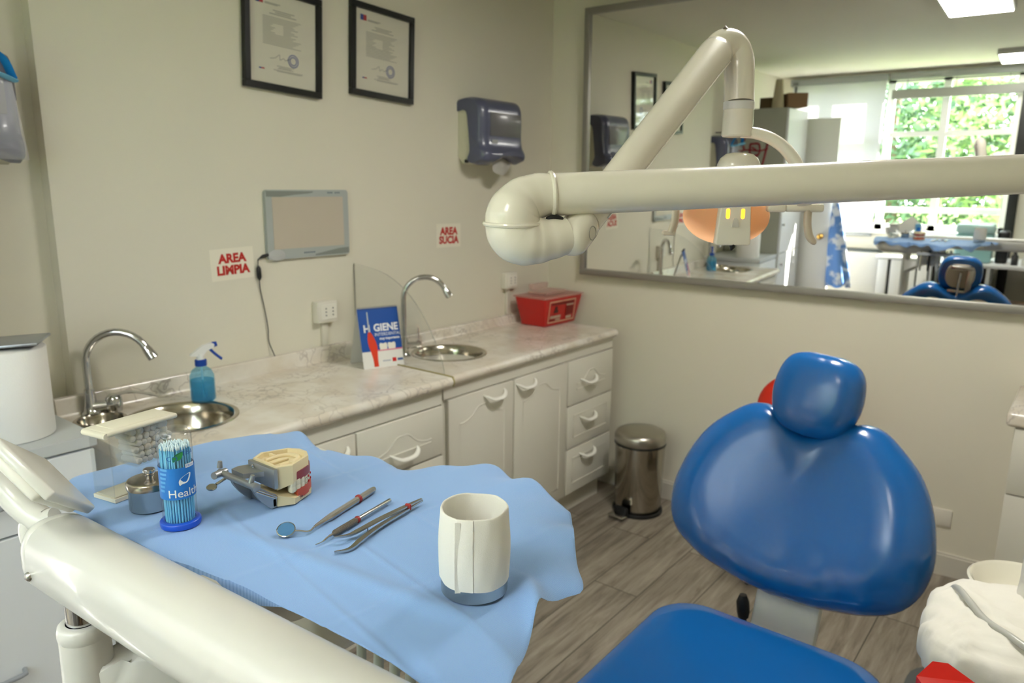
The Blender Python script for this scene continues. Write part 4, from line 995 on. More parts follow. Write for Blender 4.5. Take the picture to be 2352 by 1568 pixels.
# upper base: hollow tray on top with an inner rib
bm = BM()
def loft(bm, rows, caps=(True, True)):
    R = [[bm.verts.new(p) for p in r] for r in rows]; k = len(R[0])
    for a, b in zip(R[:-1], R[1:]):
        for i in range(k): bm.faces.new((a[i], a[(i + 1) % k], b[(i + 1) % k], b[i]))
    if caps[0]: bm.faces.new(list(reversed(R[0])))
    if caps[1]: bm.faces.new(R[-1])
lowz = [1.146, 1.146, 1.1525, 1.160, 1.1625, 1.1625, 1.160, 1.1525]
loft(bm, [[(x, y, z) for (x, y), z in zip(hp(.97), lowz)], [(x, y, zt - .001) for x, y in hp(.99)], [(x, y, zt) for x, y in hp(.97)], [(x, y, zt) for x, y in hp(.86)], [(x, y, zt - .006) for x, y in hp(.83)], [(x, y, zt - .007) for x, y in hp(.6)]])
up = obj('upper_base', bm, M_ivory, t, 35)
bm = BM(); u_ = spline([(-.016, -2.692), (-.017, -2.672), (-.008, -2.656), (.008, -2.656), (.017, -2.672), (.016, -2.692)], 6)
tube(bm, [(cx + a, b, zt - .0055) for a, b in u_], .0033, 8); box(bm, cx - .003, cx + .003, -2.695, -2.668, zt - .007, zt - .003, .001); box(bm, cx - .03, cx - .017, -2.678, -2.674, zt - .007, zt - .002); box(bm, cx + .017, cx + .03, -2.678, -2.674, zt - .007, zt - .002); obj('rib', bm, M_ivory, up, 50)
bm = BM()
loft(bm, [[(x, y, 1.1232) for x, y in hp(1.0)], [(x, y, 1.124) for x, y in hp(1.03)], [(x, y, z) for (x, y), z in zip(hp(1.02, .001), [1.139, 1.139, 1.132, 1.1305, 1.134, 1.134, 1.1305, 1.132])], [(x, y, z) for (x, y), z in zip(hp(.93, .001), [1.1395, 1.1395, 1.1325, 1.131, 1.1345, 1.1345, 1.131, 1.1325])]])
lo = obj('lower_base', bm, M_ivory, t, 35)
bm = BM(); F_ = frame((cx + .0300, -2.6685, 1.1275), (-.0155, .036, 0), (0, 0, 1), .0022)
tube(bm, [F_(u * .001, v * .001) for u, v in spline([(-9, 2), (-10, 4), (-8, 4.5), (-9, 1), (-7, 0), (-5, 3), (-4, 0), (-3, 3), (-2, 0), (0, 3), (1, 0), (2, 5), (2, 0), (4, 1), (5, 4), (4, 0), (7, 2)], 4)], .00022, 4); obj('handwriting', bm, mat('pencil', (110, 108, 100), .8), lo, 0)
# dental arch curve (open towards -y)
def arch(s, n=15):
    P = spline([(-.030, -2.694), (-.0305, -2.682), (-.026, -2.664), (-.015, -2.648), (0, -2.642), (.015, -2.648), (.026, -2.664), (.0305, -2.682), (.030, -2.694)], 6)
    P = [(cx + u * s, -2.668 + (v + 2.668) * s) for u, v in P]; L = [0]
    for a, b in zip(P[:-1], P[1:]): L.append(L[-1] + math.hypot(a[0] - b[0], a[1] - b[1]))
    out = []
    for k in range(n):
        q = L[-1] * k / (n - 1); i = min(len(P) - 2, max(j for j in range(len(L)) if L[j] <= q + 1e-12)); f = (q - L[i]) / max(1e-9, L[i + 1] - L[i])
        p = V((P[i][0] + (P[i + 1][0] - P[i][0]) * f, P[i][1] + (P[i + 1][1] - P[i][1]) * f, 0)); d = V((P[i + 1][0] - P[i][0], P[i + 1][1] - P[i][1], 0)).normalized()
        out.append((p, d))
    return out
for nm, zc, zr, M_, zg0, zg1, sg in (('upper_teeth', 1.1505, .0058, M_gum1, 1.1535, 1.166, 1), ('lower_teeth', 1.1435, .0056, M_gum2, 1.128, 1.1415, -1)):
    gb = BM(); A_ = arch(.90 if sg > 0 else .93, 40)[4:-4]; rows = []
    for p, d in A_:
        nn = V((d.y, -d.x, 0)) * -1
        nn = V((-d.y, d.x, 0)); w_ = .0065
        rows.append([gb.verts.new(p + nn * a + V((0, 0, z))) for a, z in ((w_, zg0), (w_ * 1.05, (zg0 + zg1) / 2), (w_, zg1), (-w_, zg1), (-w_, zg0))])
    for a, b in zip(rows[:-1], rows[1:]):
        for i in range(5): gb.faces.new((a[i], a[(i + 1) % 5], b[(i + 1) % 5], b[i]))
    gb.faces.new(rows[0]); gb.faces.new(list(reversed(rows[-1])))
    gum = obj('upper_gum' if sg > 0 else 'lower_gum', gb, M_, t, 50)
    tb = BM()
    for k, (p, d) in enumerate(arch(.965, 16)[1:-1]):
        nn = V((-d.y, d.x, 0)); big = abs(k - 6.5) / 6.5
        sx_, sy_, sz_ = .0037 + .0008 * big, .0028 + .0022 * big, zr
        b2 = bmesh.new(); bmesh.ops.create_uvsphere(b2, u_segments=14, v_segments=10, radius=1)
        for v in b2.verts:
            q = v.co; e = lambda a: math.copysign(abs(a) ** .55, a)
            v.co = p + d * (e(q.x) * sx_) + nn * (e(q.y) * sy_ + .001) + V((0, 0, zc + e(q.z) * sz_))
        merge(tb, b2)
    obj(nm, tb, M_tooth, t, 80)
bb = BM(); wb = BM(); A2 = arch(1.24, 14)
for zc in (1.1505, 1.1435):
    pts = []
    for k, (p, d) in enumerate(arch(1.035, 14)):
        if k >= 6:
            nn = V((-d.y, d.x, 0)); q = p + nn * .0035 + V((0, 0, zc)); pts.append(q)
            if k >= 6 and k <= 9: obox(bb, q, d, nn, (0, 0, 1), .0026, .0016, .003, .0006)
    tube(wb, pts[:5], .0003, 5)
obj('bracket_bands', bb, mat('band_red', (196, 40, 44), .35), t); obj('arch_wire', wb, M_chrome, t)
# grey articulator
bm = BM(); box(bm, cx - .030, cx + .030, -2.7105, -2.7045, 1.150, zt - .002, .001)
prism(bm, [(-.02, -2.709), (.02, -2.709), (.012, -2.722), (.006, -2.733), (-.022, -2.733), (-.025, -2.722)], (cx - .012, 0, 1.163), (1, 0, 0), (0, 1, 0), 0, .007); obj('upper_plate', bm, M_alu, t, 40)
bm = BM()
side = spline([(-2.706, 1.1232), (-2.7055, 1.139), (-2.712, 1.144), (-2.722, 1.152), (-2.733, 1.160), (-2.738, 1.158), (-2.736, 1.150), (-2.728, 1.138), (-2.72, 1.129), (-2.714, 1.1232)], 3)
for x0, x1 in ((cx + .020, cx + .026), (cx - .03, cx - .024)): prism(bm, side, (x0, 0, 0), (0, 1, 0), (0, 0, 1), 0, x1 - x0)
box(bm, cx - .028, cx + .026, -2.712, -2.706, 1.124, 1.136, .001); obj('lower_plate', bm, M_alu, t, 40)
bm = BM(); tube(bm, [(cx - .062, -2.735, 1.159), (cx + .022, -2.735, 1.160)], .0048, 14); tube(bm, [(cx - .058, -2.728, 1.159), (cx - .05, -2.75, 1.161)], .005, 12); tube(bm, [(cx - .06, -2.735, 1.166), (cx - .06, -2.734, 1.175)], [.004, .003], 8); tube(bm, [(cx + .014, -2.735, 1.164), (cx + .016, -2.733, 1.174)], [.0045, .0028], 8)
lathe(bm, [(.0058, 0), (.0058, .006), (.004, .007), (0, .007)], (cx + .021, -2.735, 1.160), 14, (0, 1, 0), (0, 0, 1), (1, 0, 0)); obj('hinge_bar', bm, M_alu, t, 50)
bm = BM(); tube(bm, [(cx - .042, -2.735, 1.157), (cx - .042, -2.752, 1.152)], .002, 8); lathe(bm, [(0, -.0012), (.0085, -.0012), (.009, 0), (.0085, .0012), (0, .0012)], (cx - .043, -2.758, 1.1495), 24, (1, 0, 0), (0, .9, .3), (0, -.3, .9), 1.0, .75); obj('thumb_screw', bm, M_steel, t)
bm = BM()
for k in (0, 1): tube(bm, [(cx + .028, -2.734 - .003 * k, 1.156 - .001 * k), (cx + .030, -2.708 - .003 * k, 1.139 - .001 * k)], .0012, 8)
obj('spring', bm, M_chrome, t); bm = BM(); lathe(bm, [(.0032, 0), (.003, .002), (.0015, .003), (0, .0032)], (cx - .016, -2.711, 1.172), 14, (1, 0, 0), (0, 0, 1), (0, -1, 0)); obj('bolt', bm, M_chrome, t)

# ------------------------------------------------------------------ hand instruments
M_band = mat('silicone_red', (150, 36, 34), .45)
def ring_band(parent, p, d, r):
    d = V(d).normalized(); bm = BM(); tube(bm, [V(p) - d * .0022, V(p) - d * .0012, V(p) + d * .0012, V(p) + d * .0022], [r, r + .0012, r + .0012, r], 14); obj('red_band', bm, M_band, parent)
z = SZ + .004
t = thing('mouth_mirror', 'steel mouth mirror with a round head and a red band on the handle', 'mouth mirror', (1.555, -2.67, SZ))
a = V((1.5705, -2.715, z)); e = V((1.5385, -2.5885, z)); d = (e - a).normalized()
bm = BM(); L = (e - a).length
tube(bm, [a, a + d * .004, a + d * .03, a + d * .035, e - d * .004, e], [.0018, .0022, .0042, .0045, .0045, .0036], 8); obj('handle', bm, M_dsteel, t, 30)
hc = V((1.5545, -2.7455, SZ + .0065)); bm = BM(); tube(bm, spline([a, a - d * .012 + V((.001, 0, -.0005)), hc + V((.012, .010, -.0015)), hc + V((.006, .0045, -.001))], 6), .0012, 8); obj('shank', bm, M_dsteel, t)
nz = V((.32, -.30, .9)).normalized(); ux = V((1, 0, -.355)).normalized(); uy = nz.cross(ux)
bm = BM(); lathe(bm, [(0, -.0015), (.009, -.0015), (.0115, 0), (.0115, .0008), (.0105, .0012), (.0103, .0008), (0, .0008)], hc, 36, ux, uy, nz); mh = obj('mirror_head', bm, M_chrome, t, 40)
bm = BM(); lathe(bm, [(.0102, .0009), (0, .001)], hc, 36, ux, uy, nz); obj('mirror_face', bm, mat('mirror_painted_reflection', (96, 150, 206), .25, .55), mh)  # blue reflection put into the colour of the mirror face
ring_band(t, e - d * .037, d, .0047)
t = thing('dental_probe', 'slim steel probe with a knurled grip and a red band, the middle instrument', 'dental probe', (1.595, -2.67, SZ))
a = V((1.6045, -2.7145, z)); e = V((1.584, -2.6, z)); d = (e - a).normalized()
bm = BM(); tube(bm, [a, a + d * .004, a + d * .006, a + d * .042, a + d * .046], [.0015, .0038, .0041, .0041, .0030], 14); obj('grip', bm, mat('knurled_steel', (120, 112, 100), .42, 1.0, bump=(900, .8)), t)
bm = BM(); tube(bm, [a + d * .044, e - d * .001, e], [.0029, .0029, .0022], 12); obj('handle', bm, M_dsteel, t)
bm = BM(); tube(bm, spline([a + d * .001, a - d * .008, a - d * .018 + V((.001, 0, -.001)), V((1.6055, -2.7405, SZ + .001))], 5), [.0016] * 4 + [.0011] * 6 + [.0006] * 6, 8); obj('tip', bm, M_dsteel, t)
ring_band(t, a + d * .048, d, .0034)
t = thing('tweezers', 'angled steel tweezers with a red band, lying nearest the tissue cup', 'tweezers', (1.62, -2.66, SZ))
def blade(name, pts, w0, lab=None):
    bm = BM(); P = [V(p) for p in spline(pts, 6)]; n = len(P); rows = []
    for i, p in enumerate(P):
        dd = (P[min(n - 1, i + 1)] - P[max(0, i - 1)]).normalized(); sd = V((-dd.y, dd.x, 0)).normalized(); f = i / (n - 1)
        w = w0[0] + (w0[1] - w0[0]) * min(1, f / .35) if f < .8 else w0[1] * (1 - .55 * (f - .8) / .2)
        rows.append([bm.verts.new(p + sd * (w * a) + V((0, 0, b * .0012))) for a, b in ((-1, -1), (1, -1), (1, 1), (-1, 1))])
    for a, b in zip(rows[:-1], rows[1:]):
        for k in range(4): bm.faces.new((a[k], a[(k + 1) % 4], b[(k + 1) % 4], b[k]))
    bm.faces.new(rows[0]); bm.faces.new(list(reversed(rows[-1]))); obj(name, bm, M_dsteel, t, 40)
zz = SZ + .0045
blade('blade', [(1.6385, -2.7385, SZ + .0015), (1.6475, -2.7235, SZ + .0025), (1.6425, -2.70, zz), (1.633, -2.665, zz), (1.6245, -2.612, zz), (1.6195, -2.574, zz)], (.0008, .0034))
blade('blade', [(1.6165, -2.7213, zz + .002), (1.627, -2.7078, zz + .003), (1.6275, -2.69, zz + .0035), (1.6235, -2.655, zz + .0035), (1.6215, -2.612, zz + .0032), (1.6192, -2.575, zz + .0022)], (.0008, .0034))
bm = BM(); cyl(bm, (1.6335, -2.668, zz + .0005), (1.6335, -2.668, zz + .0012), .0012, seg=8); cyl(bm, (1.628, -2.678, zz - .002), (1.628, -2.678, zz + .0015), .0006, seg=8); obj('pin', bm, M_black, t)
dd = V((-.005, .04, 0)).normalized(); bm = BM(); obox(bm, (1.6222, -2.603, zz + .0018), V((dd.y, -dd.x, 0)), dd, (0, 0, 1), .0095, .0042, .0088, .002); obj('red_band', bm, M_band, t)

# ------------------------------------------------------------------ steel dish and the folded tissue standing in it
c = V((1.8165, -2.6925, SZ)); R = .0362
t = thing('steel_dish', 'round low steel dish under the rolled tissue, at the right of the tray', 'dish', c)
bm = BM(); lathe(bm, [(0, 0), (R - .003, 0), (R - .0005, .002), (R - .0002, .0195), (R + .0003, .0205), (R - .0008, .021), (R - .002, .0195), (R - .0022, .003), (0, .003)], c, 64); obj('dish', bm, M_dsteel, t, 50)
bm = BM(); lathe(bm, [(R, .0188), (R + .0006, .0198), (R, .0208), (R - .001, .0212)], c, 64); obj('rim', bm, M_chrome, t)
M_tissue = mat('tissue_paper', (232, 229, 220), .9, bump=(1100, .25, 2))
bm = BM()
def tissue(rad, z0, z1, a0, a1, n, jz, rows_n=8):
    rows = []
    for k in range(n + 1):
        f = k / n; a = a0 + (a1 - a0) * f; row = []
        for j in range(rows_n + 1):
            g = j / rows_n; zz_ = z0(f) + (z1(f) - z0(f)) * g
            rr = rad(f, g) + .0005 * math.sin(11 * a + 5 * g) + .0003 * math.sin(29 * a + 9 * g)
            row.append(bm.verts.new(c + V((rr * math.cos(a), rr * math.sin(a), zz_))))
        rows.append(row)
    for p, q in zip(rows[:-1], rows[1:]):
        for j in range(rows_n): bm.faces.new((p[j], q[j], q[j + 1], p[j + 1]))
    return rows
view = math.atan2(-3.24 + 2.6925, 2.293 - 1.8165)
ed = view - .52
def rip(a, g): return .00045 * math.sin(3 * a + 1) + .0003 * math.sin(7 * a + 3 * g) + .00018 * math.sin(13 * a - 6 * g)
bm = BM(); NA = 144; PRO = []
# profile out, over the folded lip and down the inside: (radius offset, height)
for k in range(13): g = k / 12; PRO.append((.0012 + .0016 * math.sin(PI * g) * (1 - g) - .0012 * g ** 4, None, g))
rows = []
for i in range(NA + 12):
    a = ed + 2 * PI * i / NA
    ov = .0009 if i >= NA else 0.0
    rel = a - view
    zb_ = .0155 + .006 * (1 - math.cos(rel - .35)) * .5 + .0006 * math.sin(5 * a)
    zt_ = .0945 + .0009 * math.sin(2 * a + .6) + .0005 * math.sin(5 * a)
    row = []
    for k in range(15):
        g = k / 14; rr = R + .0010 + ov + .0014 * math.sin(PI * min(1, g * 1.1)) - .0016 * g ** 3 + rip(a, g)
        row.append((rr, zb_ + (zt_ - zb_) * g))
    rt_ = row[-1][0]
    for ro, zo in ((-.0005, .0008), (-.0014, .0010), (-.0022, .0004), (-.0027, -.0008)): row.append((rt_ + ro, zt_ + zo))
    for k in range(1, 7): g = k / 6; row.append((rt_ - .0030 - .0065 * g - .0012 * abs(math.sin(4 * a)) * g, zt_ - .004 - .052 * g))
    rows.append([bm.verts.new(c + V((r_2 * math.cos(a), r_2 * math.sin(a), z_2))) for r_2, z_2 in row])
for p, q in zip(rows[:-1], rows[1:]):
    for k in range(len(p) - 1): bm.faces.new((p[k], q[k], q[k + 1], p[k + 1]))
# loose seam flap standing a little proud
fl = []
for j in range(9):
    g = j / 8; a = ed + .03; zz_ = .0150 + .078 * g
    fl.append([bm.verts.new(c + V(((R + .0014 + o_u) * math.cos(a + da), (R + .0014 + o_u) * math.sin(a + da), zz_))) for o_u, da in ((0, .10), (.0008, .05), (.0022, 0), (.0030 + .0005 * math.sin(5 * g), -.025))])
for p, q in zip(fl[:-1], fl[1:]):
    for k in range(3): bm.faces.new((p[k], p[k + 1], q[k + 1], q[k]))
bmesh.ops.recalc_face_normals(bm, faces=bm.faces)
tag(obj('rolled_tissue', bm, M_tissue, None, 60), 'white paper tissue rolled into a cup and standing in the steel dish', 'tissue'); centre(COL.objects['rolled_tissue'])
# ================================================================== dental chair
def vinyl():
    m = bpy.data.materials.new('blue_vinyl'); m.use_nodes = True; nt = m.node_tree; b = nt.nodes['Principled BSDF']
    b.inputs['Base Color'].default_value = rgb(14, 90, 160); b.inputs['Roughness'].default_value = .2; b.inputs['Specular IOR Level'].default_value = .6
    co = nt.nodes.new('ShaderNodeTexCoord')
    n = nt.nodes.new('ShaderNodeTexNoise'); n.inputs['Scale'].default_value = 6; n.inputs['Detail'].default_value = 2; nt.links.new(co.outputs['Object'], n.inputs['Vector'])
    n2 = nt.nodes.new('ShaderNodeTexNoise'); n2.inputs['Scale'].default_value = 700; nt.links.new(co.outputs['Object'], n2.inputs['Vector'])
    b1 = nt.nodes.new('ShaderNodeBump'); b1.inputs['Strength'].default_value = .12; b1.inputs['Distance'].default_value = .006; nt.links.new(n.outputs['Fac'], b1.inputs['Height'])
    b2 = nt.nodes.new('ShaderNodeBump'); b2.inputs['Strength'].default_value = .1; b2.inputs['Distance'].default_value = .0006; nt.links.new(n2.outputs['Fac'], b2.inputs['Height'])
    nt.links.new(b1.outputs['Normal'], b2.inputs['Normal']); nt.links.new(b2.outputs['Normal'], b.inputs['Normal'])
    return m
M_vinyl = vinyl()
M_shell = mat('chair_shell_beige', (196, 188, 168), .45)
t = thing('dental_chair', 'blue vinyl dental chair with a rounded backrest and headrest', 'dental chair', (1.82, -1.75, 0))
nB = V((-.1, -.916, .389)).normalized(); uxB = V((.994, -.107, .003)); uxB = (uxB - nB * uxB.dot(nB)).normalized(); uyB = nB.cross(uxB)
oB = V((1.797, -1.446, 1.0))
half = [(0, -.030), (.045, -.016), (.085, .012), (.125, .024), (.165, .016), (.205, -.012), (.255, -.06), (.29, -.12), (.313, -.19), (.321, -.255), (.308, -.32), (.27, -.37), (.20, -.403), (.10, -.424), (0, -.432)]
ol = spline(half, 4) ; ol = ol + [(-u, v) for u, v in reversed(ol[1:-1])]
ol.reverse()
prof = [(0, -.006), (.15, -.006), (.3, -.004), (.45, -.001), (.6, .003), (.72, .005), (.82, .003), (.9, -.006), (.955, -.02), (.985, -.038), (1, -.058), (.995, -.075), (.975, -.088), (.93, -.096), (.8, -.1), (0, -.1)]
BUCK = .27
def bw(u, v, s, d):
    w = -.010 * math.exp(-((u) / .10) ** 2 - ((v + .03) / .05) ** 2)
    e = max(0, (-v - .26) / .17) * max(0, min(1, (s - .35) / .4))
    w += .0065 * e * (math.sin(34 * u + 9 * v) * math.sin(16 * u - 4) + .5 * math.sin(61 * u + 14 * v))
    if d < -.06: w *= .2
    else: w += BUCK * u * u * max(0, min(1, (.97 - s) / .25))
    return w
bm = BM(); pillow(bm, ol, oB, uxB, uyB, prof, bw); obj('backrest', bm, M_vinyl, t, 80)
bm = BM(); pillow(bm, [(u * .84, -.22 + (v + .22) * .80 - .01) for u, v in ol], oB, uxB, uyB, [(0, -.092), (.9, -.092), (1, -.1), (.98, -.112), (.9, -.12), (0, -.124)]); obj('back_shell', bm, M_shell, t, 60)
# headrest
nH = V((-.085, -.955, .285)).normalized(); uxH = V((.995, -.09, 0)); uxH = (uxH - nH * uxH.dot(nH)).normalized(); uyH = nH.cross(uxH)
tl = math.radians(-3); uxh, uyh = uxH * math.cos(tl) + uyH * math.sin(tl), uyH * math.cos(tl) - uxH * math.sin(tl)
oH = V((1.808, -1.460, 1.071))
hh = [(0, .099), (.045, .097), (.078, .084), (.098, .055), (.106, .005), (.101, -.04), (.082, -.08), (.05, -.101), (0, -.108)]
hl = spline(hh, 5); hl = hl + [(-u, v) for u, v in reversed(hl[1:-1])]; hl.reverse()
def hw(u, v, s, d):
    w = 0
    if d > -.03:
        w = .003 * math.exp(-((v - .085 + .0 * u) / .012) ** 2) * (1 if s > .6 else 0) - .002 * math.exp(-((u - .012) / .006) ** 2) * max(0, (v - .04) / .06) + .0018 * math.sin(30 * u + 12 * v) * max(0, v * 9)
    return w
bm = BM(); pillow(bm, hl, oH, uxh, uyh, [(0, .016), (.3, .015), (.55, .012), (.72, .008), (.84, .0), (.92, -.010), (.97, -.022), (1, -.04), (.99, -.055), (.95, -.066), (.88, -.07), (0, -.07)], hw); hr = obj('headrest', bm, M_vinyl, t, 80)
bm = BM(); pillow(bm, [(u * .66, v * .68) for u, v in hl], oH, uxh, uyh, [(0, -.066), (.93, -.066), (1, -.073), (.96, -.082), (0, -.086)]); obj('headrest_plate', bm, M_shell, hr, 60)
bm = BM(); obox(bm, oH - nH * .092 + uyh * .055, uxh, uyh, nH, .10, .022, .02, .004); obox(bm, oH - nH * .092 - uyh * .085, uxh, uyh, nH, .10, .018, .018, .004); obox(bm, oH - nH * .094 + uxh * .045 - uyh * .03, uxh, uyh, nH, .03, .16, .014, .003); obj('headrest_bracket', bm, M_steel, hr, 40)
bm = BM(); tube(bm, [oH - nH * .094 + uyh * .03, oH - nH * .096 - uyh * .1, oB - nB * .09 - uyB * .06], [.012, .012, .012], 12, flat=.6); obj('headrest_stem', bm, M_steel, t)
# seat
sx0, sx1, sy0, sy1 = 1.560, 2.095, -2.46, -1.632
ol = rrect(sx1 - sx0, sy1 - sy0, .11, 8, (sx0 + sx1) / 2, (sy0 + sy1) / 2)
bm = BM(); pillow(bm, ol, (0, 0, .553), (1, 0, 0), (0, 1, 0), [(0, -.004), (.4, -.003), (.7, .002), (.84, .002), (.93, -.003), (.965, -.013), (.99, -.032), (1, -.052), (.99, -.075), (.95, -.09), (0, -.091)]); obj('seat', bm, M_vinyl, t, 80)
M_chw = mat('chair_base_white', (222, 222, 218), .35)
bm = BM(); box(bm, 1.67, 1.97, -2.15, -1.40, .06, .30, .05, 4); box(bm, 1.74, 1.91, -2.05, -1.62, .28, .465, .02); obj('base', bm, M_chw, t, 50)
bm = BM(); prism(bm, rrect(.56, 1.05, .1, 6, 1.82, -1.78), (0, 0, 0), (1, 0, 0), (0, 1, 0), 0, .06); obj('foot_plate', bm, mat('chair_foot_grey', (120, 122, 122), .5), t, 40)
bm = BM(); obox(bm, (1.818, -1.548, .47), (1, 0, 0), (0, .35, .94), (0, -.94, .35), .155, .28, .035, .01); obj('back_link', bm, M_chw, t, 40)
bm = BM(); tube(bm, [(1.735, -1.57, .40), (1.722, -1.555, .49)], .009, 12); tube(bm, [(1.722, -1.555, .49), (1.720, -1.552, .505), (1.716, -1.55, .53), (1.716, -1.55, .548)], [.013, .016, .016, .009], 14); obj('recline_lever', bm, M_black, t)

# red stool behind the chair
M_redv = mat('red_vinyl', (196, 38, 20), .38)
c = V((1.462, -.45, 0))
t = thing('dentist_stool', 'red padded stool near the mirror wall, almost hidden behind the blue headrest', 'stool', c)
bm = BM(); pillow(bm, [(math.cos(2 * PI * k / 40) * .165, math.sin(2 * PI * k / 40) * .145) for k in range(40)], c + V((.0, .08, .695)), (1, 0, 0), (0, .15, 1), [(0, .02), (.6, .018), (.85, .008), (.97, -.008), (1, -.025), (.96, -.042), (0, -.05)]); obj('backrest', bm, M_redv, t, 70)
bm = BM(); lathe(bm, [(0, .545), (.14, .543), (.17, .53), (.178, .51), (.17, .49), (.15, .482), (0, .48)], c + V((0, -.09, 0)), 40); obj('seat', bm, M_redv, t, 70)
bm = BM(); tube(bm, [c + V((0, -.05, .48)), c + V((0, .02, .10))], [.028, .022], 18); obj('gas_lift', bm, M_chrome, t)
bm = BM(); tube(bm, spline([c + V((0, -.09, .47)), c + V((0, .10, .47)), c + V((0, .145, .55)), c + V((0, .15, .64))], 6), .014, 10, flat=.6); obj('back_bar', bm, M_chrome, t)
for k in range(5):
    a = 2 * PI * k / 5 + .3; bm = BM(); p = c + V((0, .02, 0)); q = p + V((math.cos(a) * .13, math.sin(a) * .13, .07)); tube(bm, [p + V((0, 0, .105)), q], [.022, .014], 10); lg = obj('leg', bm, M_grey, t)
    bm = BM(); lathe(bm, [(0, -.012), (.02, -.012), (.026, -.008), (.026, .008), (.02, .012), (0, .012)], q + V((0, 0, -.0435)), 18, (math.cos(a), math.sin(a), 0), (0, 0, 1), (-math.sin(a), math.cos(a), 0)); obj('caster', bm, M_black, lg)

# ------------------------------------------------------------------ assistant unit at the right edge
M_bowl = mat('bowl_porcelain', (226, 222, 206), .2, coat=.5)
t = thing('spittoon_unit', 'white spittoon bowl on the chair side unit at the right edge', 'spittoon unit', (2.43, -1.3, 0))
bm = BM(); prism(bm, rrect(.50, .98, .12, 6, 2.26, -1.22), (0, 0, 0), (1, 0, 0), (0, 1, 0), 0, .055); obj('floor_box', bm, mat('unit_floor_grey', (84, 88, 88), .55), t, 40)
bm = BM(); lathe(bm, [(0, .05), (.085, .05), (.08, .1), (.07, .55), (.075, .70), (.06, .73), (0, .735)], (2.42, -1.5, 0), 36); obj('pillar', bm, M_unit, t)
bc = V((2.275, -1.525, .695)); bm = BM(); lathe(bm, [(0, 0), (.035, .0), (.06, .01), (.088, .04), (.1, .066), (.102, .073), (.098, .076), (.092, .071), (.08, .045), (.055, .022), (.03, .016), (0, .014)], bc, 56); obj('bowl', bm, M_bowl, t, 60)
bm = BM(); lathe(bm, [(.036, .016), (.038, .028), (.03, .036), (.018, .036), (.016, .02), (0, .018)], bc + V((.012, 0, 0)), 32); obj('rinse_ring', bm, M_bowl, t, 60)
bm = BM(); tube(bm, [bc + V((.05, 0, .03)), (2.42, -1.5, .69)], [.03, .04], 16); obj('bowl_arm', bm, M_unit, t)
bm = BM(); lathe(bm, [(0, .10), (.04, .10), (.036, .16), (.036, .30), (.03, .31), (0, .31)], (2.303, -1.70, .70), 32); tube(bm, [(2.303, -1.70, .80), (2.40, -1.55, .66)], [.024, .03], 14); obj('cup_filler', bm, M_unit, t)
# covered instrument head
bm = BM()
C_ = V((2.242, -1.815, .765))
b2 = bmesh.new(); bmesh.ops.create_uvsphere(b2, u_segments=72, v_segments=40, radius=1)
for v in b2.verts:
    q = v.co.copy(); e = lambda a, k: math.copysign(abs(a) ** k, a)
    w = 1 + .03 * math.sin(6 * q.x + 4 * q.y + 2) + .022 * math.sin(13 * q.y - 7 * q.z) * math.sin(9 * q.x + 1) + .012 * math.sin(31 * q.x + 17 * q.z)
    tw = 1 + .5 * max(0, q.x) + .35 * max(0, q.y)
    v.co = C_ + V((e(q.x, .85) * .105 * tw, e(q.y, .85) * .12 * tw, e(q.z, .8) * .062 * w + .03 * max(0, q.y) + .01 * q.x)) 
    fo = math.sin(15 * q.x + 9 * q.y + 3 * math.sin(4 * q.y)) * .0028 + math.sin(27 * q.y - 12 * q.x + 2 * math.sin(6 * q.x)) * .0018 + math.sin(42 * (q.x * .6 + q.y)) * .0009
    v.co += V((q.x, q.y, q.z)) * fo
merge(bm, b2)
cov = obj('fabric_cover', bm, mat('cover_fabric', (226, 223, 212), .85, bump=(60, .25)), t, 80)
bm = BM(); tube(bm, [(2.25, -1.80, .72), (2.40, -1.55, .62)], [.03, .035], 14); obj('cover_arm', bm, M_unit, t)
bm = BM(); tube(bm, spline([(2.165, -1.71, .800), (2.178, -1.745, .826), (2.205, -1.80, .832), (2.235, -1.842, .828), (2.285, -1.885, .830), (2.36, -1.93, .81), (2.44, -1.9, .7)], 8), .0062, 12); obj('suction_hose', bm, mat('hose_silver_grey', (176, 176, 168), .35, coat=.2), t)
t = thing('red_armrest', 'red angular padded armrest in the bottom right corner of the photo', 'armrest', (2.24, -2.1, 0))
bm = BM()
tp = [(2.1704, -2.0986, .8402), (2.1843, -2.0593, .8495), (2.2034, -2.0451, .8465), (2.2405, -2.0462, .8309), (2.36, -2.02, .79), (2.40, -2.12, .80), (2.22, -2.18, .845)]
up_ = [bm.verts.new(p) for p in tp]; dn = [bm.verts.new(V(p) - V((0, 0, .018))) for p in tp]
bm.faces.new(up_); bm.faces.new(list(reversed(dn)))
for i in range(len(tp)): bm.faces.new((up_[i], dn[i], dn[(i + 1) % len(tp)], up_[(i + 1) % len(tp)]))
bmesh.ops.triangulate(bm, faces=[f for f in bm.faces if len(f.verts) > 4]); bmesh.ops.recalc_face_normals(bm, faces=bm.faces)
obj('pad', bm, mat('red_pad', (188, 20, 6), .45), t, 30)
bm = BM(); tube(bm, [(2.30, -2.10, .79), (2.34, -2.08, .5), (2.34, -2.06, .012)], .014, 12); lathe(bm, [(0, .02), (.1, .015), (.11, 0), (0, 0)], (2.34, -2.06, 0), 28); obj('post', bm, M_steel, t)

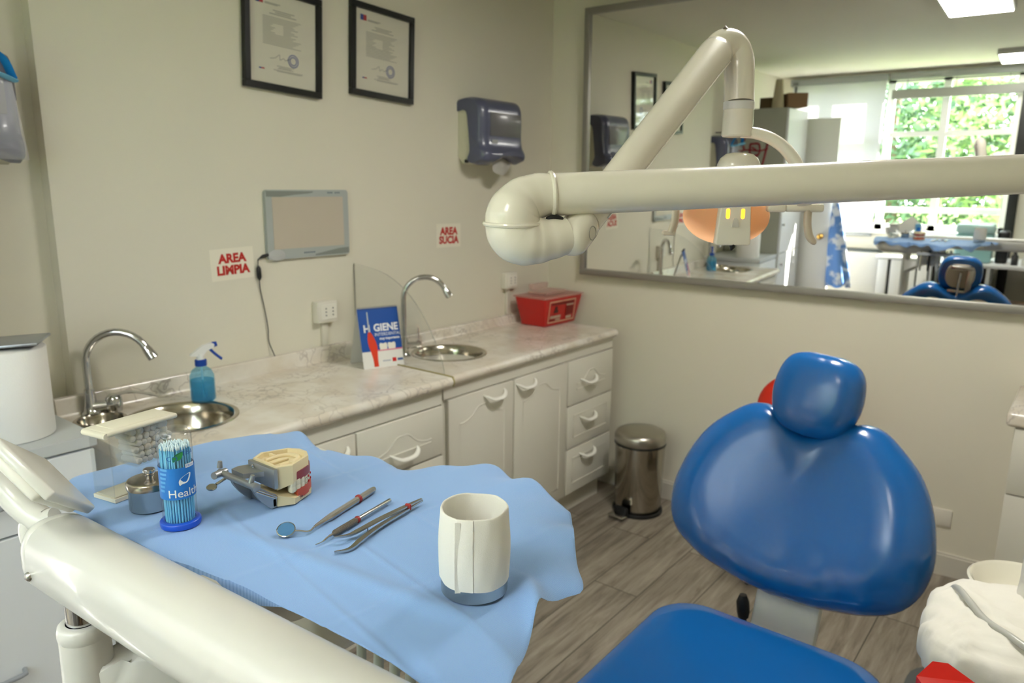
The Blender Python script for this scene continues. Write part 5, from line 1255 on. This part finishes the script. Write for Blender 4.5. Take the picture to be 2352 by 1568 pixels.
# ================================================================== operating lamp on its jointed arm
M_lamp = mat('lamp_white', (228, 222, 208), .24, coat=.4)
t = thing('operating_lamp', 'white jointed operating lamp with a glowing orange dish, in front of the mirror', 'operating lamp', (2.62, -1.62, 0))
a, e = V((1.7823, -2.5139, 1.5378)), V((2.2079, -2.0619, 1.5688)); d = (e - a).normalized(); far = a + d * 1.235
bm = BM(); tube(bm, [a - d * .002, a + d * .003, far], [.0245, .0248, .0256], 40); obj('horizontal_arm', bm, M_lamp, t, 50)
bm = BM(); cyl(bm, (far.x, far.y, 0), far + V((0, 0, .05)), .03); lathe(bm, [(0, .03), (.2, .02), (.22, 0), (0, 0)], (far.x, far.y, 0), 32); obj('post', bm, M_lamp, t)
def radii(n, *ks):
    out = []
    for i in range(n):
        q = i / (n - 1) * (len(ks) - 1); j = min(len(ks) - 2, int(q)); g = q - j; g = g * g * (3 - 2 * g); out.append(ks[j] + (ks[j + 1] - ks[j]) * g)
    return out
E1 = spline([(1.7893, -2.5065, 1.5383), (1.7823, -2.5139, 1.5378), (1.7700, -2.5275, 1.5358), (1.7610, -2.5425, 1.5290), (1.7582, -2.5535, 1.5185), (1.7578, -2.5566, 1.5110), (1.7578, -2.5568, 1.5040)], 10)
bm = BM(); tube(bm, E1, radii(len(E1), .0245, .0245, .0262, .0285, .0312, .0324, .0326), 44); obj('elbow', bm, M_lamp, t, 80)
dv = (V((1.7800, -2.5385, 1.5378)) - V((1.7893, -2.5065, 1.5383)))
def torus(bm, c, n, R, r, seg=44):
    n = V(n).normalized(); u = n.orthogonal().normalized(); w = n.cross(u)
    tube(bm, [V(c) + u * (R * math.cos(2 * PI * k / seg)) + w * (R * math.sin(2 * PI * k / seg)) for k in range(seg)], r, 8, closed=True)
bm = BM(); torus(bm, a - d * .001, d, .0252, .0028); obj('joint_ring', bm, M_lamp, t)
bm = BM(); torus(bm, (1.7580, -2.5572, 1.5045), (0.02, -.02, 1), .0328, .0026); obj('joint_ring', bm, M_lamp, t)
E2 = spline([(1.7578, -2.5566, 1.5050), (1.7592, -2.5570, 1.4975), (1.7630, -2.5545, 1.4905), (1.7700, -2.5480, 1.4862), (1.7785, -2.5370, 1.4852), (1.7890, -2.5235, 1.4868), (1.8000, -2.5070, 1.4905)], 10)
bm = BM(); tube(bm, E2, radii(len(E2), .0326, .0325, .0320, .0305, .0275, .0240, .0215), 44); obj('lower_elbow', bm, M_lamp, t, 80)
p0, p1 = V((1.8033, -2.4971, 1.4908)), V((1.7776, -2.0706, 1.7518)); du = (p1 - p0).normalized()
sd = du.cross(V((0, 0, 1))).normalized(); nn = sd.cross(du)
bm = BM(); obox(bm, p0 + du * .006, du, nn, sd, .062, .0425, .0435, .0185, 5); kn = obj('knuckle', bm, M_lamp, t, 60)
bm = BM(); lathe(bm, [(.0085, 0), (.0085, .0006), (.0078, .0006), (.0078, 0)], p0 + du * .006 + sd * .0222, 24, du, nn, sd); obj('pivot_cap', bm, mat('cap_line', (150, 146, 136), .5), kn)
bm = BM(); tube(bm, spline([(1.7862, -2.531, 1.5085), (1.7930, -2.5235, 1.5125), (1.8005, -2.5155, 1.5085)], 6), [.0012] + [.0032] * 11 + [.0012], 8); obj('rubber_gap', bm, M_black, t)
bm = BM(); N = 10
tube(bm, [p0 + du * .028 + du * ((p1 - p0).length - .028) * k / N for k in range(N + 1)] + [p1 + du * .012, p1 + du * .021, p1 + du * .025], [.0205 + .0062 * k / N for k in range(N + 1)] + [.0262, .02, .008], 40)
obj('spring_arm', bm, M_lamp, t, 50)
bm = BM()
for k in (1,): tube(bm, [p0 + du * .05 + sd * .0203 - nn * .008, p1 + sd * .025 - nn * .011], .0011, 6)
obj('seam', bm, mat('lamp_seam_highlight', (244, 240, 230), .3), t)  # seam line, its white highlight put into the colour
hk = spline([(1.7775, -2.072, 1.752), (1.7790, -2.0515, 1.7690), (1.7845, -2.034, 1.7735), (1.7910, -2.022, 1.7680), (1.7965, -2.0175, 1.7520), (1.7995, -2.0185, 1.7340), (1.8030, -2.023, 1.7080), (1.8065, -2.0275, 1.6820)], 6)
bm = BM(); tube(bm, hk, [.0215 + .0025 * min(1, k / 10) for k in range(len(hk))], 36); obj('neck', bm, M_lamp, t, 60)
bm = BM(); tube(bm, [(1.7852, -2.0505, 1.789), (1.7825, -2.0445, 1.7925)], .0085, 4); obj('neck_slot', bm, mat('slot_dark', (92, 82, 72), .5), t)
bm = BM(); lathe(bm, [(.0045, 0), (.0045, .0012), (.0022, .0014), (.0022, .0004), (0, .0004)], V((1.8005, -2.0215, 1.6905)) + V((.0085, -.0218, 0)), 16, (.93, .37, 0), (0, 0, 1), (.37, -.93, 0)); obj('neck_screw', bm, M_steel, t)
nx = V((1.8078, -2.0300, 0))
bm = BM(); lathe(bm, [(.0235, 1.684), (.0246, 1.6835), (.0246, 1.6715), (.0235, 1.671)], nx, 44); obj('collar', bm, mat('lamp_collar', (216, 214, 212), .3, coat=.2), t)
bm = BM(); lathe(bm, [(0, 1.672), (.0240, 1.671), (.0246, 1.631), (.0225, 1.6285), (0, 1.6285)], nx + V((.0015, -.004, 0)), 44); obj('swivel', bm, M_lamp, t)
arc = spline([(1.8150, -2.0330, 1.6360), (1.8350, -2.0225, 1.6345), (1.8570, -2.0120, 1.6265), (1.8790, -2.0045, 1.6105), (1.8990, -2.0010, 1.5850), (1.9120, -2.0020, 1.5560), (1.9180, -2.0060, 1.5220)], 8)
bm = BM(); tube(bm, arc, [.0112 + .0025 * k / len(arc) for k in range(len(arc))], 14, flat=.8); obj('yoke', bm, M_lamp, t, 60)
# lamp head
hc = V((1.8225, -2.0500, 1.5270)); hy = V((.62, -.78, 0)).normalized(); hx = V((.78, .62, 0)).normalized(); hz = V((0, 0, 1))
bm = BM(); lathe(bm, [(0, .0765), (.012, .076), (.022, .0735), (.030, .067), (.0345, .057), (.0355, .045), (.0355, .02), (.030, .0), (0, 0)], hc, 44, hx, hy, hz, 1.0, .8); obj('lamp_housing', bm, M_lamp, t, 60)
bm = BM(); lathe(bm, [(.0035, 0), (.0035, .0004), (0, .0004)], hc + hy * .009 + hz * .0755, 12, hx, hy, hz, 1, .4); obj('housing_slot', bm, M_black, t)
# translucent dish, hollow side towards the mirror wall
def glow_dish():
    m = bpy.data.materials.new('lit_dish'); m.use_nodes = True; nt = m.node_tree; nt.nodes.clear(); out = nt.nodes.new('ShaderNodeOutputMaterial')
    tl = nt.nodes.new('ShaderNodeBsdfTranslucent'); tl.inputs['Color'].default_value = rgb(252, 216, 172)
    df = nt.nodes.new('ShaderNodeBsdfPrincipled'); df.inputs['Base Color'].default_value = rgb(238, 220, 200); df.inputs['Roughness'].default_value = .25
    mi = nt.nodes.new('ShaderNodeMixShader'); mi.inputs['Fac'].default_value = .55
    nt.links.new(tl.outputs['BSDF'], mi.inputs[1]); nt.links.new(df.outputs['BSDF'], mi.inputs[2]); nt.links.new(mi.outputs['Shader'], out.inputs['Surface'])
    return m
fwd = -hy + V((0, 0, -.30)); fwd.normalize(); dx = hx; dz = dx.cross(fwd) * -1
if dz.z < 0: dz = -dz
dc = hc - hy * .004 + hz * -.013
bm = BM(); pr = []
for k in range(13):
    a_ = k / 12; pr.append((.0735 * math.sin(a_ * PI / 2) , .05 * (1 - math.cos(a_ * PI / 2))))
lathe(bm, [(r, h) for r, h in pr], dc, 56, dx, dz, fwd, 1.0, .66); bmesh.ops.solidify(bm, geom=list(bm.faces), thickness=.0022)
obj('dish', bm, glow_dish(), t, 70)
bm = BM(); lathe(bm, [(0, -.006), (.004, -.005), (.005, 0), (.004, .006), (0, .008)], dc + fwd * .020 + dz * .026, 16, dx, dz, fwd); obj('bulb', bm, mat('bulb', (255, 200, 110), .5, emit=(255, 186, 96), es=22), t)
bm = BM()
pc = hc + hy * .020 - hx * .007 - hz * .010
pts = [(-.0235, .012), (.0235, .012), (.0275, -.058), (.0245, -.0605), (-.0265, -.0605), (-.029, -.058)]
prism(bm, pts, pc, hx, hz, -.012, .006); bmesh.ops.bevel(bm, geom=list(bm.edges), offset=.0022, segments=3, profile=.5, affect='EDGES'); fp = obj('front_plate', bm, M_lamp, t, 50)
bm = BM()
for u in (-.0125, .0115): prism(bm, rrect(.0058, .016, .0028, 4, u, -.0100), pc, hx, hz, .0058, .0064)
obj('vent_slot', bm, mat('vent_glow', (255, 180, 60), .5, emit=(255, 160, 30), es=2.2), fp, 0)
bm = BM(); prism(bm, [(-.0055, -.031), (.0055, -.031), (.005, -.022), (.002, -.017), (-.002, -.017), (-.005, -.022)], pc, hx, hz, .005, .0095); obj('toggle', bm, mat('toggle_grey', (206, 202, 192), .35), fp, 40)
bm = BM(); tube(bm, [pc + hz * -.059, pc + hz * -.064, pc + hz * -.069 - hx * .002], [.006, .0045, .0012], 12); obj('nozzle', bm, M_black, fp)
# handles on both sides
bm = BM(); obox(bm, hc + hx * .112 + hz * -.010, hx, hy, hz, .062, .016, .0135, .004); obox(bm, hc + hx * .066 + hz * -.010, hx, hy, hz, .030, .018, .015, .004); obj('handle_block', bm, M_lamp, t, 50)
bm = BM(); tube(bm, spline([hc + hx * .119 + hz * -.014, hc + hx * .120 + hz * -.036, hc + hx * .125 + hz * -.056, hc + hx * .136 + hz * -.068], 6), [.0098] * 12 + [.0095, .0092, .009, .0085, .008, .007, .004], 12, flat=.6); obj('handle', bm, mat('handle_taupe', (204, 190, 172), .35, coat=.2), t, 60)
bm = BM(); tube(bm, spline([hc - hx * .098 + hz * -.008, hc - hx * .098 + hz * -.03, hc - hx * .103 + hz * -.052], 6), .0092, 12, flat=.6); obox(bm, hc - hx * .108 + hz * -.053, hx, hy, hz, .02, .012, .008, .002); tube(bm, [hc - hx * .07 + hz * -.008, hc - hx * .105 + hz * -.008], .006, 12); obj('handle', bm, mat('handle_taupe', (204, 190, 172), .35, coat=.2), t, 60)
# ================================================================== the rest of the room, seen in the mirror
# right-hand counter by the mirror wall
t = thing('side_cabinet', 'white side cabinet with a marble top at the right edge, against the mirror wall', 'cabinet', (2.6, -.17, 0))
bm = BM(); box(bm, 2.165, 3.2, -.385, .05, .08, .79); obj('body', bm, M_cab, t)
bm = BM(); box(bm, 2.19, 3.2, -.35, .05, 0, .08); obj('plinth', bm, M_cab, t)
bm = BM(); box(bm, 2.14, 3.2, -.41, .055, .79, .838, .012, 4); obj('marble_top', bm, M_marble, t, 40)
for z0, z1 in ((.09, .555), (.56, .785)):
    bm = BM(); box(bm, 2.167, 2.68, -.402, -.385, z0, z1, .002); obj('drawer', bm, M_cab, t, 40)

# low drawer unit beyond the step of the wall
M_lowtop = mat('grey_laminate', (196, 200, 200), .5); M_lowfront = mat('white_melamine', (226, 230, 232), .4)
t = thing('drawer_unit', 'white drawer unit with a grey top, under the paper roll at the left edge', 'drawer unit', (.17, -2.72, 0))
bm = BM(); box(bm, -.045, .385, -2.945, -2.505, .05, .903); obj('body', bm, M_lowfront, t)
bm = BM(); box(bm, -.04, .35, -2.94, -2.51, 0, .05); obj('plinth', bm, M_lowfront, t)
bm = BM(); box(bm, -.047, .402, -2.947, -2.498, .903, .933, .002, 1); obj('top', bm, M_lowtop, t)
for z0, z1 in ((.738, .897), (.06, .732)):
    bm = BM(); box(bm, .385, .402, -2.943, -2.507, z0, z1, .0015, 1); dw = obj('drawer', bm, M_lowfront, t)
    bm = BM(); zc = (z0 + z1) / 2; tube(bm, [(.402, -2.83, zc), (.424, -2.825, zc), (.426, -2.815, zc), (.426, -2.732, zc), (.424, -2.722, zc), (.402, -2.717, zc)], .0058, 10); obj('handle', bm, M_grey, dw)
# paper roll
c = V((.262, -2.632, .934)); R = .09
t = thing('paper_roll', 'large white paper towel roll standing on the drawer unit', 'paper roll', c)
bm = BM(); lathe(bm, [(.022, 0), (R - .002, 0), (R, .003), (R, .217), (R - .003, .22), (.022, .22), (.022, 0)], c, 64); obj('paper', bm, mat('roll_paper', (238, 237, 232), .9, bump=(260, .2)), t, 60)
bm = BM(); lathe(bm, [(.0215, .001), (.0215, .2205), (.0195, .2205), (.0195, .001)], c, 32); obj('core', bm, mat('cardboard_core', (120, 100, 80), .8), t)
t = thing('steel_tray_lid', 'flat grey steel lid lying on top of the paper roll', 'lid', (.27, -2.62, 1.155))
bm = BM(); obox(bm, (.25, -2.645, 1.166), V((.55, .83, .04)), V((-.83, .55, .02)), V((0, 0, 1)), .215, .12, .007, .003); obj('plate', bm, mat('lid_grey', (168, 174, 180), .3, .7), t)

# tall cabinet
M_tall = mat('grey_melamine', (172, 174, 160), .5); M_tallf = mat('white_front', (228, 230, 232), .35)
t = thing('tall_cabinet', 'tall grey sided cabinet with white doors and cardboard boxes on top', 'cabinet', (.19, -3.25, 0))
bm = BM(); box(bm, -.045, .40, -3.55, -2.955, .0, 2.09); obj('carcass', bm, M_tall, t, 0)
for z0, z1 in ((.06, .93), (.94, 2.085)):
    bm = BM(); box(bm, .40, .418, -3.545, -2.957, z0, z1, .0015, 1); dw = obj('door', bm, M_tallf, t)
    bm = BM(); lathe(bm, [(0, .022), (.01, .02), (.012, .014), (.006, .008), (.006, 0)], (.418, -3.0, z0 + (z1 - z0) * (.9 if z0 < .5 else .2)), 16, (0, 1, 0), (0, 0, 1), (1, 0, 0)); obj('knob', bm, M_steel, dw)
bm = BM(); y = -2.953
def stroke(pts, r=.006): tube(bm, spline([(x, y, z) for x, z in pts], 6), r, 6)
stroke([(.125, 1.915), (.085, 1.88), (.065, 1.82), (.075, 1.775), (.05, 1.755)], .008); stroke([(.09, 1.875), (.13, 1.90), (.15, 1.875)], .007); stroke([(.03, 1.765), (.12, 1.768), (.20, 1.76), (.27, 1.775)], .006)
stroke([(.125, 1.815), (.195, 1.812), (.198, 1.735), (.13, 1.735), (.125, 1.815)], .007); stroke([(.14, 1.79), (.185, 1.76)], .006); stroke([(.135, 1.74), (.165, 1.70), (.20, 1.735)], .006); stroke([(.275, 1.86), (.262, 1.80), (.245, 1.71), (.222, 1.60)], .008)
obj('red_scroll', bm, mat('scroll_red', (150, 36, 52), .6), t, 60)
M_card = mat('cardboard', (132, 104, 76), .85); M_cardd = mat('cardboard_dark', (92, 76, 50), .85)
bm = BM(); box(bm, .165, .275, -3.22, -3.0, 2.0915, 2.175, .002, 1); centre(tag(obj('cardboard_box', bm, M_cardd), 'small dark cardboard box on the tall cabinet, left of the beige cone in the mirror', 'box'))
bm = BM(); obox(bm, (.405, -3.10, 2.1465), V((.8, -.6, 0)), V((.6, .8, 0)), V((0, 0, 1)), .16, .17, .109, .002, 1); centre(tag(obj('cardboard_box', bm, M_card), 'brown cardboard box jutting over the edge of the tall cabinet', 'box'))
bm = BM(); lathe(bm, [(0, 0), (.046, 0), (.046, .02), (.028, .20), (.024, .215), (0, .217)], (.315, -2.985, 2.0915), 28); tag(obj('paper_cone', bm, mat('beige_cone', (184, 174, 146), .7)), 'beige tapered roll standing on the tall cabinet between the boxes', 'roll'); centre(COL.objects['paper_cone'])
t = thing('wall_sensor', 'small dark sensor bracket high on the window wall, above the tall cabinet', 'sensor', (.10, -4.26, 2.3))
bm = BM(); box(bm, .08, .13, -4.30, -4.24, 2.37, 2.40, .004); box(bm, .10, .115, -4.27, -4.255, 2.30, 2.37, .002); obj('bracket', bm, mat('sensor_grey', (80, 82, 80), .5), t); bm = BM(); lathe(bm, [(0, 0), (.012, .002), (.014, .012), (.008, .022), (0, .024)], (.1075, -4.262, 2.278), 16); obj('sensor_head', bm, mat('sensor_grey', (80, 82, 80), .5), t)

# open door leaf with a brass knob
bm = BM(); box(bm, -.04, .665, -3.665, -3.625, .008, 2.035, .003); dl = struct('door_1', bm, mat('door_white', (240, 240, 236), .4))
bm = BM(); lathe(bm, [(.024, 0), (.024, .004), (.008, .008), (.008, .03), (.02, .036), (.025, .046), (.022, .056), (.012, .061), (0, .062)], (.585, -3.625, 1.035), 24, (1, 0, 0), (0, 0, 1), (0, 1, 0)); obj('door_knob', bm, M_brass, dl)
# gown hanging beside the door
t = thing('hanging_gown', 'blue surgical gown with painted sun patches hanging on the door edge in the mirror', 'gown', (.74, -3.6, .62))
bm = BM(); rows = []
for j in range(15):
    g = j / 14; z = 1.40 - .78 * g; w = .012 + .085 * g ** .75; cxx = .685 + .075 * g; row = []
    for k in range(33):
        a = 2 * PI * k / 32; rr = 1 + .18 * math.sin(5 * a + 2 * g) * min(1, g * 3)
        row.append(bm.verts.new((cxx + w * rr * math.cos(a), -3.60 + w * .55 * rr * math.sin(a), z + .02 * g * math.sin(3 * a))))
    rows.append(row)
for a, b in zip(rows[:-1], rows[1:]):
    for k in range(32): bm.faces.new((a[k], a[k + 1], b[k + 1], b[k]))
obj('gown_cloth', bm, mat('gown_blue_sun_patches', (96, 140, 206), .8, var=(9, (226, 234, 246), .48, .56)), t, 80, recalc=False)  # white patches are sunlight painted into the blue cloth
bm = BM(); tube(bm, spline([(.666, -3.635, 1.44), (.672, -3.605, 1.445), (.684, -3.598, 1.42), (.686, -3.6, 1.385)], 5), .004, 8); obj('loop', bm, mat('gown_loop', (220, 228, 240), .8), t)

# blinds
def blind_mat():
    m = bpy.data.materials.new('roller_fabric'); m.use_nodes = True; nt = m.node_tree; nt.nodes.clear(); out = nt.nodes.new('ShaderNodeOutputMaterial')
    tl = nt.nodes.new('ShaderNodeBsdfTranslucent'); tl.inputs['Color'].default_value = rgb(200, 200, 203); df = nt.nodes.new('ShaderNodeBsdfDiffuse'); df.inputs['Color'].default_value = rgb(236, 236, 238)
    mi = nt.nodes.new('ShaderNodeMixShader'); mi.inputs['Fac'].default_value = .5; nt.links.new(tl.outputs['BSDF'], mi.inputs[1]); nt.links.new(df.outputs['BSDF'], mi.inputs[2]); nt.links.new(mi.outputs['Shader'], out.inputs['Surface']); return m
M_alum = mat('blind_aluminium', (150, 154, 152), .45, .3)
t = thing('roller_blind', 'white roller blind lowered over the window half beside the open door', 'blind', (.5, YB + .03, 1.0))
bm = BM(); box(bm, .08, .885, YB + .028, YB + .0295, 1.02, 2.37); obj('fabric', bm, blind_mat(), t, 0)
bm = BM(); box(bm, .08, .885, YB + .02, YB + .038, 1.0, 1.025, .004); obj('bottom_bar', bm, M_alum, t)
bm = BM(); box(bm, .06, .90, YB + .003, YB + .055, 2.368, 2.425, .004); obj('head_rail', bm, M_alum, t)
t = thing('raised_blind', 'grey blind rolled up to the top of the bare window half', 'blind', (1.4, YB + .03, 2.2))
bm = BM(); box(bm, .915, 1.96, YB + .003, YB + .055, 2.368, 2.425, .004); obj('head_rail', bm, M_alum, t)
bm = BM(); box(bm, .935, 1.945, YB + .01, YB + .045, 2.205, 2.285, .008); obj('bottom_bar', bm, mat('blind_grey', (150, 152, 146), .6), t)
for x in (1.05, 1.42, 1.80):
    bm = BM(); box(bm, x - .003, x + .003, YB + .022, YB + .026, 2.28, 2.37); obj('cord', bm, M_alum, t, 0)

# radiator, storage unit and desk under the window
t = thing('radiator', 'white ribbed radiator under the window, behind the hanging gown', 'radiator', (.78, YB + .06, .1))
bm = BM(); box(bm, .55, .99, YB + .03, YB + .085, .12, .86, .006)
for k in range(26): box(bm, .57, .97, YB + .085, YB + .092, .15 + .026 * k, .165 + .026 * k)
obj('ribbed_panel', bm, mat('radiator_white', (216, 214, 204), .45), t, 0)
bm = BM(); box(bm, .54, 1.0, YB + .02, YB + .095, .862, .885, .003); obj('top_shadow_strip', bm, mat('gap_shadow_dark', (58, 66, 64), .5), t)  # dark strip painted in for the shadowed gap above the ribs
bm = BM(); box(bm, .56, .60, YB + .03, YB + .08, 0, .12); box(bm, .94, .98, YB + .03, YB + .08, 0, .12); obj('feet', bm, mat('radiator_white', (216, 214, 204), .45), t)
t = thing('storage_unit', 'white storage unit with narrow upright doors under the window', 'storage unit', (1.2, -4.08, 0))
bm = BM(); box(bm, 1.02, 1.42, -4.25, -3.92, 0, .84, .003); obj('body', bm, mat('storage_dark', (60, 60, 56), .6), t)
for k, (x0, x1) in enumerate(((1.02, 1.10), (1.125, 1.24), (1.255, 1.32), (1.335, 1.42))):
    bm = BM(); box(bm, x0, x1, -3.92, -3.90, .03, .835, .004); obj('door', bm, mat('storage_cream', (232, 229, 218), .4), t)
bm = BM(); box(bm, 1.0, 1.43, -4.26, -3.90, .84, .862, .003); obj('top', bm, mat('storage_cream', (232, 229, 218), .4), t)
t = thing('desk', 'white desk by the window, behind the dental unit in the mirror', 'desk', (1.85, -3.95, 0))
bm = BM(); box(bm, 1.44, 2.55, -4.26, -3.62, .84, .866, .004); obj('desktop', bm, M_tallf, t)
for x in (1.455, 1.86, 2.535):
    bm = BM(); box(bm, x - .0125, x + .0125, -4.24, -3.64, 0, .84); obj('side_panel', bm, M_tallf, t, 0)
bm = BM(); box(bm, 1.4675, 1.8475, -4.24, -3.66, .60, .62); obj('shelf', bm, M_tallf, t, 0)
bm = BM(); box(bm, 1.50, 1.82, -4.2, -3.70, .6215, .80, .01); centre(tag(obj('printer', bm, M_black), 'black printer on the shelf under the white desk', 'printer'))
t = thing('steriliser', 'pale teal steriliser box on the desk in front of the window', 'steriliser', (1.73, -3.86, .867))
bm = BM(); box(bm, 1.60, 1.86, -4.0, -3.73, .867, 1.10, .02, 3); obj('body', bm, mat('steriliser_teal', (150, 196, 196), .35, coat=.3), t)
bm = BM(); box(bm, 1.595, 1.865, -4.005, -3.725, 1.10, 1.175, .02, 3); obj('lid', bm, mat('steriliser_lid', (186, 222, 222), .2, coat=.5), t)
bm = BM(); box(bm, 1.885, 1.97, -3.95, -3.78, .867, 1.12, .02, 3); centre(tag(obj('speaker', bm, M_black), 'small black speaker beside the teal steriliser', 'speaker'))
for k, (x, y, h, col) in enumerate(((2.02, -3.72, .11, (40, 40, 42)), (2.09, -3.70, .09, (214, 212, 206)), (2.16, -3.73, .12, (60, 62, 66)))):
    bm = BM(); lathe(bm, [(0, 0), (.022, 0), (.024, .004), (.024, h * .65), (.012, h * .78), (.012, h), (0, h)], (x, y, .867), 20)
    o = obj('bottle', bm, mat('bottle_%d' % k, col, .3)); tag(o, ['black bottle on the desk next to the speaker', 'white bottle on the desk between two dark bottles', 'dark grey bottle on the desk, the farthest from the window jamb'][k], 'bottle', 'bottles on the desk'); centre(o)
bm = BM(); box(bm, 1.99, 2.36, -3.55, -3.30, 0, .62, .05, 4); centre(tag(obj('leather_pouf', bm, mat('brown_leather', (74, 52, 30), .5)), 'brown leather seat behind the dental chair in the mirror', 'seat'))

# ceiling lights
def ceiling_light(label, x0, x1, y0, y1, E):
    t = thing('ceiling_light', label, 'ceiling light', ((x0 + x1) / 2, (y0 + y1) / 2, CEIL - .045), 'ceiling light panels')
    bm = BM(); box(bm, x0, x1, y0, y1, CEIL - .040, CEIL - .001, .003); obj('housing', bm, mat('light_housing', (196, 196, 190), .5), t)
    bm = BM(); box(bm, x0 + .012, x1 - .012, y0 + .012, y1 - .012, CEIL - .0435, CEIL - .0398); obj('diffuser', bm, mat('light_diffuser_%d' % E, (255, 252, 244), .5, emit=(255, 251, 243), es=E), t, 0)
LIGHT_E = 22.0
ceiling_light('lit ceiling panel above the dental chair, the larger one in the mirror', 1.585, 1.895, -1.575, -.975, 24)
ceiling_light('lit ceiling panel near the window, the smaller one in the mirror', 1.735, 2.045, -4.0, -3.4, 9)

# ------------------------------------------------------------------ outside
bm = BM(); box(bm, -25, 28, -40, YB - .6, -.45, -.35); gr = struct('ground', bm, mat('lawn', (96, 128, 62), .9, var=(2, (130, 150, 84), .4, .6)))
def leafmat(name, a, b): return mat(name, a, .6, var=(3.0, b, .35, .65))
def tree(label, x, y, h, r, seed, m, n=3000):
    rnd = random.Random(seed); t = thing('tree', label, 'tree', (x, y, -.35), 'trees outside the window')
    bm = BM(); tube(bm, spline([(x, y, -.35), (x + .05, y, h * .3), (x - .05, y + .05, h * .6), (x, y, h * .85)], 5), [.10 - .004 * k for k in range(16)], 8); obj('trunk', bm, mat('bark', (120, 104, 84), .9), t)
    bm = BM()
    for k in range(n):
        th = rnd.uniform(0, 2 * PI); ph = math.acos(rnd.uniform(-1, 1)); q = rnd.uniform(.35, 1) ** .6
        p = V((x + r * q * math.sin(ph) * math.cos(th), y + r * q * math.sin(ph) * math.sin(th), h * .55 + h * .5 * q * math.cos(ph)))
        u = V((rnd.gauss(0, 1), rnd.gauss(0, 1), rnd.gauss(0, .6))).normalized(); w = u.orthogonal().normalized(); s = rnd.uniform(.045, .10)
        for g in range(2):
            a = rnd.uniform(0, PI); w2 = (w * math.cos(a) + u.cross(w) * math.sin(a)); c2 = p + V((rnd.uniform(-.15, .15), rnd.uniform(-.15, .15), rnd.uniform(-.15, .15)))
            bm.faces.new([bm.verts.new(c2 + u * a_ + w2 * b_) for a_, b_ in ((-s, 0), (-.3 * s, .4 * s), (s, 0), (-.3 * s, -.4 * s))])
    obj('foliage', bm, m, t, 0, recalc=False)
Ma = leafmat('leaf_bright', (150, 176, 112), (118, 150, 92)); Mb = leafmat('leaf_deep', (104, 134, 96), (78, 108, 80)); Mc = leafmat('leaf_olive', (146, 162, 118), (108, 130, 94))
for i, (x, y, h, r, m, lab) in enumerate(((1.9, -9.2, 3.6, 1.5, Ma, 'bright green tree outside, right half of the window in the mirror'), (.2, -9.8, 3.4, 1.6, Mb, 'deep green tree outside, left half of the window in the mirror'), (-1.6, -9.4, 3.6, 1.6, Mc, 'olive tree outside, behind the roller blind'), (3.4, -9.8, 3.6, 1.7, Mc, 'olive tree outside, beyond the dark window jamb'), (1.0, -12.6, 5.0, 2.0, Mb, 'tall deep green tree behind the two nearer trees outside'), (-1.2, -12.8, 4.8, 2.0, Ma, 'tall bright tree farther away, behind the olive tree'), (3.0, -13.0, 5.0, 2.1, Ma, 'tall bright tree farther away, beyond the window jamb'))):
    tree(lab, x, y, h, r, 10 + i, m)
# ================================================================== camera, light, render look
F_PX = 1697.99
cam = bpy.data.cameras.new('camera'); cam.sensor_width = 36.0; cam.lens = 36.0 * F_PX / 2352.0; cam.clip_start = .02; cam.clip_end = 200
co = bpy.data.objects.new('camera', cam); COL.objects.link(co)
pan, tilt, roll = 0.6644, 0.2083, 0.0104
cp, sp, ct, st = math.cos(pan), math.sin(pan), math.cos(tilt), math.sin(tilt)
fw_ = V((-sp * ct, cp * ct, -st)); rt = V((cp, sp, 0)); upv = rt.cross(fw_)
r_ = rt * math.cos(roll) + upv * math.sin(roll); u_ = upv * math.cos(roll) - rt * math.sin(roll)
M = Matrix(((r_.x, u_.x, -fw_.x, 2.2935), (r_.y, u_.y, -fw_.y, -3.2402), (r_.z, u_.z, -fw_.z, 1.5482), (0, 0, 0, 1)))
co.matrix_world = M
cam.dof.use_dof = True; cam.dof.focus_distance = 0.90; cam.dof.aperture_fstop = 7.1
scn.camera = co

w = bpy.data.worlds.new('sky'); scn.world = w; w.use_nodes = True; nt = w.node_tree
bg = nt.nodes['Background']
bg.inputs['Color'].default_value = (.80, .90, 1.0, 1); bg.inputs['Strength'].default_value = WORLD_E = 6.0
# portal so the daylight through the window is sampled well
pl_ = bpy.data.lights.new('daylight_portal', 'AREA'); pl_.shape = 'RECTANGLE'; pl_.size = WX1 - WX0; pl_.size_y = WZ1 - WZ0; pl_.cycles.is_portal = True
po = bpy.data.objects.new('daylight_portal', pl_); COL.objects.link(po); po.location = ((WX0 + WX1) / 2, YB - .15, (WZ0 + WZ1) / 2); po.rotation_euler = (PI / 2, 0, 0)
sl = bpy.data.lights.new('sun', 'SUN'); sl.energy = 45.0; sl.angle = .009; sl.color = (1, .95, .86)
so = bpy.data.objects.new('sun', sl); COL.objects.link(so); so.location = (3, -8, 8); so.rotation_euler = V((-.6, .5, -.6)).to_track_quat('-Z', 'Y').to_euler()
scn.view_settings.view_transform = 'Standard'; scn.view_settings.look = 'None'; scn.view_settings.gamma = 1.0; scn.view_settings.use_curve_mapping = False
scn.view_settings.exposure = 1.1
cy = scn.cycles
cy.max_bounces = 10; cy.diffuse_bounces = 5; cy.glossy_bounces = 6; cy.transmission_bounces = 8; cy.transparent_max_bounces = 16
cy.sample_clamp_indirect = 6.0; cy.caustics_reflective = False; cy.caustics_refractive = False; cy.blur_glossy = .5
